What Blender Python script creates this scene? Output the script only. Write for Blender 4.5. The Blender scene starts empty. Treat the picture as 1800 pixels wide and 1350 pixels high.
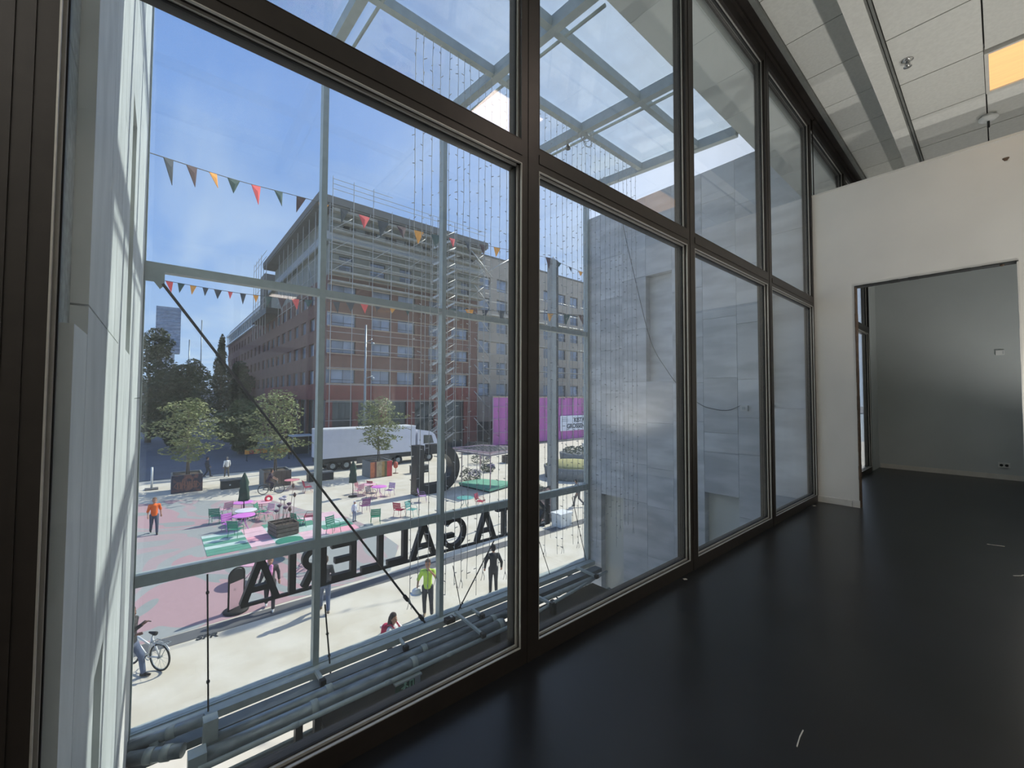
import bpy, bmesh, math, random
from mathutils import Vector, Matrix
random.seed(7)
R = math.radians
sc = bpy.context.scene
col = sc.collection

# ------------------------------------------------------------------ camera
cam_data = bpy.data.cameras.new('camera')
cam = bpy.data.objects.new('camera', cam_data)
col.objects.link(cam)
cam_data.sensor_width = 36.0
cam_data.lens = 730.207 / 1800 * 36.0
cam_data.clip_start = 0.05
cam_data.clip_end = 3000
rx = Vector((0.647147, 0.762358, 0.003424))
uy = Vector((0.023291, -0.02426, 0.999434))
fz = Vector((-0.76201, 0.646701, 0.033456))
M = Matrix((rx, uy, -fz)).transposed().to_4x4()
M.translation = Vector((1.8, 0.0, 1.5204))
cam.matrix_world = M
sc.camera = cam

# ------------------------------------------------------------------ sky, sun, exposure
SUN_EL, SUN_TO = R(43.5), Vector((-0.13, 1.0, 0))
world = bpy.data.worlds.new('sky'); sc.world = world
world.use_nodes = True
nt = world.node_tree; nt.nodes.clear()
def wn(t, **k):
    n = nt.nodes.new(t)
    for a, b in k.items(): setattr(n, a, b)
    return n
out = wn('ShaderNodeOutputWorld'); bg = wn('ShaderNodeBackground')
rampz = wn('ShaderNodeValToRGB'); ce = rampz.color_ramp.elements
for p, c in ((0.0, (0.50, 0.56, 0.60)), (0.48, (0.52, 0.60, 0.68)), (0.502, (0.40, 0.54, 0.76)), (0.60, (0.21, 0.36, 0.70)), (0.76, (0.11, 0.235, 0.58)), (1.0, (0.075, 0.17, 0.47))):
    e_ = ce[0] if p == 0 else (ce[len(ce)-1] if p == 1.0 else ce.new(p)); e_.color = (*c, 1)
elev = wn('ShaderNodeMath', operation='ARCSINE'); el2 = wn('ShaderNodeMath', operation='MULTIPLY_ADD'); el2.inputs[1].default_value = 1/math.pi; el2.inputs[2].default_value = 0.5
geo = wn('ShaderNodeTexCoord'); sep = wn('ShaderNodeSeparateXYZ')
zc = wn('ShaderNodeMath', operation='MAXIMUM'); zc.inputs[1].default_value = 0.06
dx = wn('ShaderNodeMath', operation='DIVIDE'); dy = wn('ShaderNodeMath', operation='DIVIDE')
cmb = wn('ShaderNodeCombineXYZ'); mp = wn('ShaderNodeMapping')
mp.inputs['Rotation'].default_value = (0, 0, R(28)); mp.inputs['Scale'].default_value = (0.34, 1.15, 1)
mp.inputs['Location'].default_value = (0.35, 0.4, 0)
nz = wn('ShaderNodeTexNoise'); nz.inputs['Scale'].default_value = 1.25; nz.inputs['Detail'].default_value = 5; nz.inputs['Roughness'].default_value = 0.5
nz.inputs['Distortion'].default_value = 0.5
cr = wn('ShaderNodeValToRGB'); cr.color_ramp.elements[0].position = 0.44; cr.color_ramp.elements[1].position = 0.78
cr.color_ramp.elements[0].color = (0, 0, 0, 1); cr.color_ramp.elements[1].color = (0.75, 0.75, 0.75, 1)
mx = wn('ShaderNodeMixRGB'); mx.inputs['Color2'].default_value = (0.52, 0.62, 0.78, 1)
L = nt.links.new
L(geo.outputs['Generated'], sep.inputs[0]); L(sep.outputs[2], zc.inputs[0])
L(sep.outputs[0], dx.inputs[0]); L(zc.outputs[0], dx.inputs[1]); L(sep.outputs[1], dy.inputs[0]); L(zc.outputs[0], dy.inputs[1])
L(dx.outputs[0], cmb.inputs[0]); L(dy.outputs[0], cmb.inputs[1]); L(cmb.outputs[0], mp.inputs[0]); L(mp.outputs[0], nz.inputs['Vector'])
L(nz.outputs['Fac'], cr.inputs[0]); L(cr.outputs[0], mx.inputs['Fac']); L(sep.outputs[2], elev.inputs[0]); L(elev.outputs[0], el2.inputs[0]); L(el2.outputs[0], rampz.inputs[0]); L(rampz.outputs[0], mx.inputs['Color1'])
# the sky whitens towards the sun, as hazy air does
sunv = SUN_TO.normalized()*math.cos(SUN_EL) + Vector((0, 0, math.sin(SUN_EL)))
dot = wn('ShaderNodeVectorMath', operation='DOT_PRODUCT'); dot.inputs[1].default_value = sunv
dmx = wn('ShaderNodeMath', operation='MAXIMUM'); dmx.inputs[1].default_value = 0.0
dpw = wn('ShaderNodeMath', operation='POWER'); dpw.inputs[1].default_value = 5.0
dml = wn('ShaderNodeMath', operation='MULTIPLY'); dml.inputs[1].default_value = 0.85
glow = wn('ShaderNodeMixRGB'); glow.inputs['Color2'].default_value = (0.82, 0.86, 0.92, 1)
L(geo.outputs['Generated'], dot.inputs[0]); L(dot.outputs['Value'], dmx.inputs[0]); L(dmx.outputs[0], dpw.inputs[0]); L(dpw.outputs[0], dml.inputs[0]); L(dml.outputs[0], glow.inputs['Fac'])
L(mx.outputs[0], glow.inputs['Color1']); L(glow.outputs[0], bg.inputs['Color']); L(bg.outputs[0], out.inputs[0])
bg.inputs['Strength'].default_value = 1.0

sun_data = bpy.data.lights.new('sun', 'SUN'); sun_data.energy = 3.7; sun_data.angle = R(0.6); sun_data.color = (1.0, 0.96, 0.88)
sun = bpy.data.objects.new('sun', sun_data); col.objects.link(sun)
to = SUN_TO.normalized() * math.cos(SUN_EL) + Vector((0, 0, math.sin(SUN_EL)))
sun.rotation_euler = to.to_track_quat('Z', 'Y').to_euler(); sun.location = (-10, 20, 40)

vs = sc.view_settings
vs.view_transform = 'Standard'; vs.look = 'None'; vs.gamma = 1.0; vs.exposure = 0.6; vs.use_curve_mapping = False
sc.cycles.transparent_max_bounces = 16
sc.cycles.max_bounces = 8; sc.cycles.diffuse_bounces = 5; sc.cycles.glossy_bounces = 3
sc.cycles.sample_clamp_indirect = 6

# ------------------------------------------------------------------ materials
def rgb(r, g, b):
    f = lambda c: (c / 255 / 12.92) if c / 255 <= 0.04045 else ((c / 255 + 0.055) / 1.055) ** 2.4
    return (f(r), f(g), f(b))
MATS = {}
def mat(name, c, rough=0.6, metal=0.0, var=0.12, scale=6.0, bump=0.0, rnd=0.0, spec=0.5, stretch=(1, 1, 1), c2=None, lo=0.35, hi=0.65, emit=None, detail=4.0):
    """procedural principled: colour broken up by noise, optional per-object value shift and relief"""
    if name in MATS: return MATS[name]
    m = bpy.data.materials.new(name); m.use_nodes = True
    t = m.node_tree; N = t.nodes; b = N['Principled BSDF']; K = t.links.new
    b.inputs['Roughness'].default_value = rough; b.inputs['Metallic'].default_value = metal
    b.inputs['Specular IOR Level'].default_value = spec
    tc = N.new('ShaderNodeTexCoord'); mpn = N.new('ShaderNodeMapping'); mpn.inputs['Scale'].default_value = stretch
    K(tc.outputs['Object'], mpn.inputs[0])
    no = N.new('ShaderNodeTexNoise'); no.inputs['Scale'].default_value = scale; no.inputs['Detail'].default_value = detail
    K(mpn.outputs[0], no.inputs['Vector'])
    ra = N.new('ShaderNodeValToRGB'); e = ra.color_ramp.elements
    e[0].position = lo; e[1].position = hi
    if c2 is None:
        e[0].color = (*[x * (1 - var) for x in c], 1); e[1].color = (*[min(1, x * (1 + var)) for x in c], 1)
    else:
        e[0].color = (*c, 1); e[1].color = (*c2, 1)
    K(no.outputs['Fac'], ra.inputs[0]); last = ra.outputs[0]
    if rnd:
        oi = N.new('ShaderNodeObjectInfo'); mr = N.new('ShaderNodeMapRange')
        mr.inputs['To Min'].default_value = 1 - rnd; mr.inputs['To Max'].default_value = 1 + rnd
        K(oi.outputs['Random'], mr.inputs['Value'])
        h = N.new('ShaderNodeHueSaturation'); K(mr.outputs[0], h.inputs['Value']); K(last, h.inputs['Color']); last = h.outputs[0]
        ad = N.new('ShaderNodeVectorMath'); ad.operation = 'ADD'; K(tc.outputs['Object'], ad.inputs[0])
        mu = N.new('ShaderNodeMath'); mu.operation = 'MULTIPLY'; mu.inputs[1].default_value = 50; K(oi.outputs['Random'], mu.inputs[0])
        K(mu.outputs[0], ad.inputs[1]); K(ad.outputs[0], mpn.inputs[0])
    K(last, b.inputs['Base Color'])
    if bump:
        bu = N.new('ShaderNodeBump'); bu.inputs['Strength'].default_value = bump; bu.inputs['Distance'].default_value = 0.02
        K(no.outputs['Fac'], bu.inputs['Height']); K(bu.outputs[0], b.inputs['Normal'])
    if emit:
        b.inputs['Emission Color'].default_value = (*emit[0], 1); b.inputs['Emission Strength'].default_value = emit[1]
    MATS[name] = m
    return m
def glass(name, tint=(0.95, 0.97, 0.97), refl=1.0, dust=0.0):
    """clear pane: transparent body, mirror reflection growing at grazing angles, a dusty film that also stands in for haze"""
    m = bpy.data.materials.new(name); m.use_nodes = True
    t = m.node_tree; N = t.nodes; K = t.links.new
    N.remove(N['Principled BSDF']); o = N['Material Output']
    tr = N.new('ShaderNodeBsdfTransparent'); tr.inputs[0].default_value = (*tint, 1)
    gl = N.new('ShaderNodeBsdfGlossy'); gl.inputs['Roughness'].default_value = 0.0; gl.inputs['Color'].default_value = (refl, refl, refl, 1)
    lw = N.new('ShaderNodeLayerWeight'); lw.inputs['Blend'].default_value = 0.5
    pw = N.new('ShaderNodeMath'); pw.operation = 'POWER'; pw.inputs[1].default_value = 5; K(lw.outputs['Facing'], pw.inputs[0])
    ml = N.new('ShaderNodeMath'); ml.operation = 'MULTIPLY_ADD'; ml.inputs[1].default_value = 0.95; ml.inputs[2].default_value = 0.042
    K(pw.outputs[0], ml.inputs[0])
    ms = N.new('ShaderNodeMixShader'); K(ml.outputs[0], ms.inputs[0]); K(tr.outputs[0], ms.inputs[1]); K(gl.outputs[0], ms.inputs[2])
    last = ms
    if dust:  # diffuse film: some dirt, plus a painted pale veil over the view
        df = N.new('ShaderNodeBsdfDiffuse'); df.inputs[0].default_value = (0.75, 0.78, 0.8, 1)
        tc = N.new('ShaderNodeTexCoord'); no = N.new('ShaderNodeTexNoise'); no.inputs['Scale'].default_value = 2.2; no.inputs['Detail'].default_value = 5
        mpn = N.new('ShaderNodeMapping'); mpn.inputs['Scale'].default_value = (1, 1, 0.35); K(tc.outputs['Object'], mpn.inputs[0]); K(mpn.outputs[0], no.inputs['Vector'])
        mm = N.new('ShaderNodeMath'); mm.operation = 'MULTIPLY'; mm.inputs[1].default_value = dust; K(no.outputs['Fac'], mm.inputs[0])
        m2 = N.new('ShaderNodeMixShader'); K(mm.outputs[0], m2.inputs[0]); K(ms.outputs[0], m2.inputs[1]); K(df.outputs[0], m2.inputs[2]); last = m2
    K(last.outputs[0], o.inputs[0])
    MATS[name] = m
    return m
G_ROOM = glass('window_glass', (0.955, 0.97, 0.97), 1.0, 0.07)
G_FAC = glass('facade_glass', (0.96, 0.975, 0.97), 1.0, 0.03)
G_ROOF = glass('roof_glass', (0.90, 0.94, 0.95), 0.9, 0.16)

# ------------------------------------------------------------------ mesh helpers
class MB:
    """collects boxes, bars, tubes and prisms; build() links them as ONE mesh object"""
    def __init__(s): s.v = []; s.f = []; s.sm = []
    def add(s, vs_, fs, smooth=False):
        n = len(s.v); s.v += [tuple(p) for p in vs_]
        for f in fs: s.f.append(tuple(i + n for i in f)); s.sm.append(smooth)
        return s
    def box(s, x0, x1, y0, y1, z0, z1):
        return s.add([(x0,y0,z0),(x1,y0,z0),(x1,y1,z0),(x0,y1,z0),(x0,y0,z1),(x1,y0,z1),(x1,y1,z1),(x0,y1,z1)],
                     [(0,3,2,1),(4,5,6,7),(0,1,5,4),(1,2,6,5),(2,3,7,6),(3,0,4,7)])
    def cbox(s, c, d): return s.box(c[0]-d[0]/2, c[0]+d[0]/2, c[1]-d[1]/2, c[1]+d[1]/2, c[2]-d[2]/2, c[2]+d[2]/2)
    def bar(s, a, b, w, h, up=(0, 0, 1)):
        a, b = Vector(a), Vector(b); d = (b - a).normalized(); up = Vector(up)
        if abs(d.dot(up)) > 0.98: up = Vector((0, 1, 0))
        sd = d.cross(up).normalized() * w / 2; u = sd.cross(d).normalized() * h / 2
        p = [a-sd-u, a+sd-u, a+sd+u, a-sd+u, b-sd-u, b+sd-u, b+sd+u, b-sd+u]
        return s.add(p, [(0,1,2,3),(7,6,5,4),(0,4,5,1),(1,5,6,2),(2,6,7,3),(3,7,4,0)])
    def tube(s, pts, r, n=8, caps=True):
        pts = [Vector(p) for p in pts]; rs = r if isinstance(r, (list, tuple)) else [r] * len(pts)
        vs_, fs = [], []; prev = None
        for i, p in enumerate(pts):
            d = (pts[min(i+1, len(pts)-1)] - pts[max(i-1, 0)]).normalized()
            if prev is None:
                a = Vector((0, 0, 1)) if abs(d.z) < 0.9 else Vector((1, 0, 0)); prev = d.cross(a).normalized()
            e1 = (prev - d * prev.dot(d)).normalized(); e2 = d.cross(e1); prev = e1
            for k in range(n):
                t = 2 * math.pi * k / n; vs_.append(p + (e1 * math.cos(t) + e2 * math.sin(t)) * rs[i])
        for i in range(len(pts) - 1):
            for k in range(n):
                fs.append((i*n+k, i*n+(k+1) % n, (i+1)*n+(k+1) % n, (i+1)*n+k))
        s.add(vs_, fs, True)
        if caps:
            m = len(s.v) - len(vs_)
            s.f.append(tuple(m + k for k in reversed(range(n)))); s.sm.append(False)
            s.f.append(tuple(m + (len(pts)-1)*n + k for k in range(n))); s.sm.append(False)
        return s
    def lathe(s, prof, c=(0, 0, 0), n=16):
        vs_, fs = [], []
        for r_, z in prof:
            for k in range(n):
                t = 2*math.pi*k/n; vs_.append((c[0]+r_*math.cos(t), c[1]+r_*math.sin(t), c[2]+z))
        for i in range(len(prof)-1):
            for k in range(n): fs.append((i*n+k, i*n+(k+1) % n, (i+1)*n+(k+1) % n, (i+1)*n+k))
        fs.append(tuple(reversed(range(n)))); fs.append(tuple((len(prof)-1)*n+k for k in range(n)))
        return s.add(vs_, fs, True)
    def prism(s, poly, a, b, fn):
        """poly: 2D points; fn(u, v, t) -> 3D, extruded from t=a to t=b"""
        n = len(poly)
        vs_ = [fn(u, v, a) for u, v in poly] + [fn(u, v, b) for u, v in poly]
        return s.add(vs_, [tuple(range(n)), tuple(reversed(range(n, 2*n)))] + [(i, i+n, (i+1) % n + n, (i+1) % n) for i in range(n)])
    def torus(s, c, ax, R_, r_, n=24, m=8, sx=1.0):
        ax = Vector(ax).normalized(); a = Vector((0, 0, 1)) if abs(ax.z) < 0.9 else Vector((1, 0, 0))
        e1 = ax.cross(a).normalized(); e2 = ax.cross(e1); c = Vector(c); vs_, fs = [], []
        for i in range(n):
            t = 2*math.pi*i/n; d = e1*math.cos(t) + e2*math.sin(t)
            for k in range(m):
                q = 2*math.pi*k/m; vs_.append(c + d*(R_ + r_*math.cos(q)) + ax*(r_*sx*math.sin(q)))
        for i in range(n):
            for k in range(m): fs.append((i*m+k, ((i+1) % n)*m+k, ((i+1) % n)*m+(k+1) % m, i*m+(k+1) % m))
        return s.add(vs_, fs, True)
    def ball(s, c, r_, n=10, m=7):
        rr = r_ if isinstance(r_, (tuple, list)) else (r_, r_, r_); vs_ = [(c[0], c[1], c[2]-rr[2])]; fs = []
        for i in range(1, m):
            p = -math.pi/2 + math.pi*i/m
            for k in range(n):
                t = 2*math.pi*k/n; vs_.append((c[0]+rr[0]*math.cos(p)*math.cos(t), c[1]+rr[1]*math.cos(p)*math.sin(t), c[2]+rr[2]*math.sin(p)))
        vs_.append((c[0], c[1], c[2]+rr[2])); T = len(vs_)-1
        for k in range(n):
            fs.append((0, 1+(k+1) % n, 1+k)); fs.append((T, 1+(m-2)*n+k, 1+(m-2)*n+(k+1) % n))
            for i in range(m-2): fs.append((1+i*n+k, 1+i*n+(k+1) % n, 1+(i+1)*n+(k+1) % n, 1+(i+1)*n+k))
        return s.add(vs_, fs, True)
    def mesh(s, name):
        me = bpy.data.meshes.new(name); me.from_pydata(s.v, [], s.f)
        me.polygons.foreach_set('use_smooth', s.sm); me.update()
        return me
    def build(s, name, m, parent=None, loc=None):
        me = s.mesh(name); o = bpy.data.objects.new(name, me); col.objects.link(o)
        if m: me.materials.append(m)
        if parent: o.parent = parent
        if loc: o.location = loc
        return o
def B(*a): return MB().box(*a)
def tag(o, label, cat, group=None, kind=None):
    o['label'] = label; o['category'] = cat
    if group: o['group'] = group
    if kind: o['kind'] = kind
    return o
def struct(o, label=None):
    o['kind'] = 'structure'
    if label: o['label'] = label; o['category'] = o.name.split('_')[0].split('.')[0]
    return o
def thing(name, label, cat, loc=(0, 0, 0), rz=0.0, group=None):
    o = bpy.data.objects.new(name, None); col.objects.link(o)
    o.empty_display_size = 0.2
    o.location = loc; o.rotation_euler = (0, 0, rz)
    return tag(o, label, cat, group)
def setting(name, label=None):
    o = bpy.data.objects.new(name, None); col.objects.link(o); return struct(o, label)
def copy_part(o, parent, loc=None):
    c = o.copy(); col.objects.link(c); c.parent = parent
    if loc is not None: c.location = loc
    return c
def copy_tree(root, label, loc, rz=0.0, group=None, mats=None):
    r = root.copy(); col.objects.link(r); r.location = loc; r.rotation_euler = (0, 0, rz); r['label'] = label
    if group: r['group'] = group
    for ch in list(root.children):
        c = ch.copy(); col.objects.link(c); c.parent = r
        if mats:
            c.data = ch.data.copy()
            c.data.materials[0] = mats.get(ch.name.split('.')[0], ch.data.materials[0])
        for g in ch.children:
            d = g.copy(); col.objects.link(d); d.parent = c
    return r
def soft(parts, voxel, name, m, parent=None, smooth=4):
    """capsule chains [(p0, r0, p1, r1) ...] fused into one continuous skin"""
    mb = MB()
    for p0, r0, p1, r1 in parts:
        p0, p1 = Vector(p0), Vector(p1); d = p1 - p0
        if d.length < 1e-4: mb.ball(p0, r0); continue
        pts, rs = [], []; dn = d.normalized()
        for a in (-80, -50, -20): pts.append(p0 + dn*(r0*math.sin(R(a)))); rs.append(max(0.004, r0*math.cos(R(a))))
        for a in (20, 50, 80): pts.append(p1 + dn*(r1*math.sin(R(a)))); rs.append(max(0.004, r1*math.cos(R(a))))
        mb.tube(pts, rs, 10)
    me = mb.mesh(name); o = bpy.data.objects.new(name, me); col.objects.link(o)
    rm = o.modifiers.new('r', 'REMESH'); rm.mode = 'VOXEL'; rm.voxel_size = voxel; rm.use_smooth_shade = True
    s_ = o.modifiers.new('s', 'SMOOTH'); s_.iterations = smooth; s_.factor = 0.5
    dg = bpy.context.evaluated_depsgraph_get()
    new = bpy.data.meshes.new_from_object(o.evaluated_get(dg)); new.name = name
    o.modifiers.clear(); o.data = new; bpy.data.meshes.remove(me)
    new.materials.clear(); new.materials.append(m)
    if parent: o.parent = parent
    return o
# ================================================================== THE ROOM
m_frame = mat('brown_anodised_frame', rgb(46, 41, 37), 0.42, 0.25, 0.10, 14)
m_bead = mat('aluminium_bead', rgb(172, 170, 164), 0.35, 0.35, 0.05, 20)
m_black = mat('black_rubber', rgb(18, 18, 18), 0.7, 0, 0.1, 20)
m_wall = mat('white_wall_paint', rgb(214, 212, 206), 0.75, 0, 0.025, 1.6, 0.02)
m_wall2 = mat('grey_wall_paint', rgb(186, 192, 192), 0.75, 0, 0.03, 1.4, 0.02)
m_ceil = mat('ceiling_tile', rgb(206, 206, 200), 0.85, 0, 0.04, 30, 0.05, 0.03)
m_rail = mat('grey_ceiling_rail', rgb(120, 122, 118), 0.5, 0.2, 0.06, 10)
m_base = mat('white_skirting', rgb(205, 203, 196), 0.5, 0, 0.04, 8)
m_raw = mat('raw_cut_board', rgb(92, 76, 62), 0.8, 0, 0.3, 18)
m_plastic = mat('white_plastic', rgb(216, 218, 216), 0.4, 0, 0.02, 8)
m_dark = mat('dark_steel', rgb(52, 54, 54), 0.5, 0.4, 0.1, 10)
m_floor = mat('black_floor_paint', (0.0095, 0.0105, 0.0125), 0.30, 0, 0.3, 1.1, 0.015, spec=0.42)
m_slab = mat('concrete_slab', rgb(120, 122, 122), 0.85, 0, 0.12, 4)

FAR, NEAR, RIGHT, TOP = 12.3, -4.6, 5.4, 5.9
struct(B(-0.02, RIGHT, NEAR, FAR, -0.3, 0.0).build('floor', m_floor), 'glossy black painted floor of the empty room')
ceil_ = struct(B(-0.12, 1.09, NEAR, FAR, TOP + 0.06, TOP + 0.3).build('ceiling', m_slab), 'ceiling of pale square tiles with a dropped beam')
wf = setting('wall_far', 'white partition wall with a tall raw-edged opening cut through')
OX0, OX1, OZ, PY = 0.481, 1.962, 3.125, 7.506
B(0.0, OX0, PY, PY+0.12, 0, 4.597).build('wall_panel', m_wall, wf)
B(OX0, OX1, PY, PY+0.12, OZ, 4.597).build('wall_panel', m_wall, wf)
B(OX1, RIGHT, PY, PY+0.12, 0, 4.597).build('wall_panel', m_wall, wf)
B(0.0, RIGHT, PY-0.012, PY+0.135, 4.585, 4.612).build('cap_strip', m_base, wf)
def ragged(p0, p1, side, n=16):
    mb = MB(); p0, p1 = Vector(p0), Vector(p1); pts = [p0.lerp(p1, i/n) for i in range(n+1)]
    for a, b in zip(pts, pts[1:]):
        w = 0.010 + random.random()*0.008
        mb.bar(a + Vector((0, 0.06, 0)), b + Vector((0, 0.06, 0)), 0.13 if side == 'v' else 0.13, w, (1, 0, 0) if side == 'v' else (0, 0, 1))
    return mb
ragged((OX0+0.004, PY-0.004, 0), (OX0+0.004, PY-0.004, OZ), 'v').build('cut_edge', m_raw, wf)['label'] = 'ragged brown cut edge of the opening'
ragged((OX0, PY-0.004, OZ-0.006), (OX1, PY-0.004, OZ-0.006), 'h').build('cut_edge', m_dark, wf)
ragged((OX1-0.004, PY-0.004, 0), (OX1-0.004, PY-0.004, OZ), 'v').build('cut_edge', m_base, wf)
MB().ball((1.84, PY+0.03, OZ-0.02), (0.02, 0.02, 0.016)).build('screw_plug', m_raw, wf)
B(0.0, 0.40, PY-0.014, PY, 0, 0.088).build('skirting', m_base, wf)
B(0.402, OX0+0.006, PY-0.010, PY, 0, 0.10).build('skirting', m_base, wf)
B(OX1, RIGHT, PY-0.014, PY, 0, 0.088).build('skirting', m_base, wf)
h = MB(); h.prism([(0.024*math.cos(t)*(1+0.35*math.sin(3*t)), 0.026*math.sin(t)*(1+0.25*math.cos(2*t))) for t in [i*math.pi/8 for i in range(16)]], PY-0.003, PY+0.002, lambda u, v, t: (1.897+u, t, 4.34+v))
h.build('plaster_hole', m_raw, wf)['label'] = 'small dark hole torn in the plaster near the top'
B(1.902, 1.925, PY-0.006, PY, 4.30, 4.318).build('torn_paint', m_base, wf)
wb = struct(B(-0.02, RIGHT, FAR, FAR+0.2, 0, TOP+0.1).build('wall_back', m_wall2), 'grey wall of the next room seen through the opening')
B(0.02, RIGHT, FAR-0.014, FAR, 0, 0.095).build('skirting', m_base, wb)
struct(B(RIGHT, RIGHT+0.2, NEAR, FAR, 0, TOP+0.1).build('wall_right', m_wall), 'white side wall of the room')
struct(B(-0.1, RIGHT+0.2, NEAR-0.2, NEAR, 0, TOP+0.1).build('wall_near', m_wall), 'white wall behind the viewer')
struct(B(-0.12, 0.0, NEAR, -0.415, 0, TOP+0.1).build('wall_left', m_frame), 'dark brown clad pier beside the first window')
B(0.0, 0.022, -0.60, -0.47, 0, TOP).build('cover_strip', m_frame, bpy.data.objects['wall_left'])

# ceiling: high tiled strip along the glass, bulkhead, lower tiled field
LOW = 5.10
tl = B(-0.38, 0.38, -0.425, 0.425, 0, 0.06).mesh('tile'); tl.materials.append(m_ceil)
t2 = B(-0.314, 0.314, -0.446, 0.446, 0, 0.06).mesh('tile'); t2.materials.append(m_ceil)
def piece(name, me, parent, loc, rot=None):
    o = bpy.data.objects.new(name, me); col.objects.link(o); o.parent = parent; o.location = loc
    if rot: o.rotation_euler = rot
    return o
y = 2.8
while y < FAR - 0.4:
    piece('tile', tl, ceil_, (0.55, y, TOP)); y += 0.862
LAMPS = [(2.065, 6.84), (2.065, 3.27)]
for i in range(6):
    xx = 1.446 + i*0.64
    for j in range(11):
        yy = 3.19 + j*0.908
        if i == 1 and min(abs(yy - 6.84), abs(yy-3.27)) < 0.5: continue      # a lamp sits here
        piece('tile', t2, ceil_, (xx, yy, LOW))
B(1.09, RIGHT, NEAR, 2.73, LOW+0.01, LOW+0.06).build('plain_field', m_ceil, ceil_)
B(0.0, 0.93, NEAR, 2.36, TOP+0.01, TOP+0.06).build('plain_field', m_ceil, ceil_)
B(1.0, RIGHT, NEAR, FAR, LOW+0.065, LOW+0.2).build('void_slab', m_slab, ceil_)
B(0.933, 1.083, NEAR, FAR, LOW-0.03, TOP+0.06).build('bulkhead', m_ceil, ceil_)['label'] = 'dropped plaster bulkhead running along the ceiling'
B(1.083, 1.098, NEAR, FAR, LOW-0.012, LOW+0.06).build('rail', m_rail, ceil_)
B(1.106, 1.124, NEAR, FAR, LOW-0.02, LOW+0.06).build('rail', m_rail, ceil_)
B(0.115, 0.165, NEAR, FAR, TOP-0.05, TOP+0.06).build('edge_trim', m_rail, ceil_)
B(0.03, 0.115, NEAR, FAR, TOP-0.02, TOP+0.06).build('edge_trim', m_frame, ceil_)

# the lamps of the room: square boxes flush with the lower ceiling; the visible row is warm, the white ones are added fill
m_warm = mat('warm_lamp_diffuser', rgb(255, 205, 140), 0.5, 0, 0.05, 3, emit=((1.0, 0.56, 0.24), 0.42), stretch=(1, 8, 1))
m_pink = mat('rosy_lamp_diffuser', rgb(255, 225, 210), 0.5, 0, 0.05, 3, emit=((1.0, 0.80, 0.70), 6.0), stretch=(1, 8, 1))
m_fill = mat('white_lamp_diffuser', rgb(250, 245, 235), 0.5, 0, 0.03, 3, emit=((1.0, 0.97, 0.91), 6.0))
def ceiling_lamp(x, yy, m, label, d=(0.60, 0.86), z=LOW):
    t = thing('ceiling_lamp', label, 'lamp', (x, yy, z), 0, 'square lamps set in the ceiling')
    f = MB(); a, b = d[0]/2, d[1]/2
    f.box(-a, a, -b, -b+0.03, -0.02, 0.055); f.box(-a, a, b-0.03, b, -0.02, 0.055)
    f.box(-a, -a+0.03, -b+0.03, b-0.03, -0.02, 0.055); f.box(a-0.03, a, -b+0.03, b-0.03, -0.02, 0.055)
    f.build('lamp_frame', m_base, t)
    B(-a+0.03, a-0.03, -b+0.03, b-0.03, -0.004, 0.03).build('diffuser', m, t)
ceiling_lamp(*LAMPS[0], m_warm, 'warm glowing square ceiling lamp in front of the partition wall')
ceiling_lamp(*LAMPS[1], m_pink, 'rosy square ceiling lamp mirrored in the second window')
for k, (x, yy) in enumerate(((2.4, -1.6), (4.2, -1.6), (2.4, -3.6), (4.2, -3.6))):  # unseen lamps added behind the viewer to brighten the room
    ceiling_lamp(x, yy, m_fill, 'white fill lamp added to the ceiling %s' % ('behind the viewer near the windows', 'behind the viewer near the side wall', 'in the rear corner near the windows', 'in the rear corner near the side wall')[k], (0.9, 1.2), LOW-0.02)

# floor uplights added out of view to brighten ceiling and walls: opaque cans open at the top
def uplight(x, yy, label, watt):
    t = thing('floor_uplight', label, 'lamp', (x, yy, 0), 0, 'fill uplights added on the floor')
    vs_, fs, n = [], [], 20
    for r_ in (0.13, 0.12):
        for z in (0.02, 0.34):
            for k in range(n): q = 2*math.pi*k/n; vs_.append((r_*math.cos(q), r_*math.sin(q), z))
    for k in range(n):
        j = (k+1) % n; fs += [(k, j, n+j, n+k), (2*n+j, 2*n+k, 3*n+k, 3*n+j), (n+k, n+j, 3*n+j, 3*n+k), (j, k, 2*n+k, 2*n+j)]
    MB().add(vs_, fs, True).build('can', m_dark, t); MB().lathe([(0.15, 0), (0.15, 0.02)], n=20).build('foot', m_dark, t); MB().lathe([(0.05, 0.02), (0.05, 0.10)], n=14).build('lamp_socket', m_plastic, t)
    l_ = bpy.data.lights.new('uplight_bulb', 'SPOT'); l_.energy = watt; l_.color = (1.0, 0.97, 0.92); l_.shadow_soft_size = 0.06; l_.spot_size = R(140); l_.spot_blend = 0.6
    lo2 = bpy.data.objects.new('uplight_bulb', l_); col.objects.link(lo2); lo2.parent = t; lo2.location = (0, 0, 0.30); lo2.rotation_euler = (R(180), 0, 0)
uplight(3.1, 3.4, 'dark can-shaped floor uplight added in the unseen half of the room as fill light', 165); uplight(3.1, 6.6, 'dark can-shaped floor uplight added close to the partition as fill light', 150); uplight(3.1, 10.2, 'dark can-shaped floor uplight added in the next room as fill light', 110)

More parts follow.
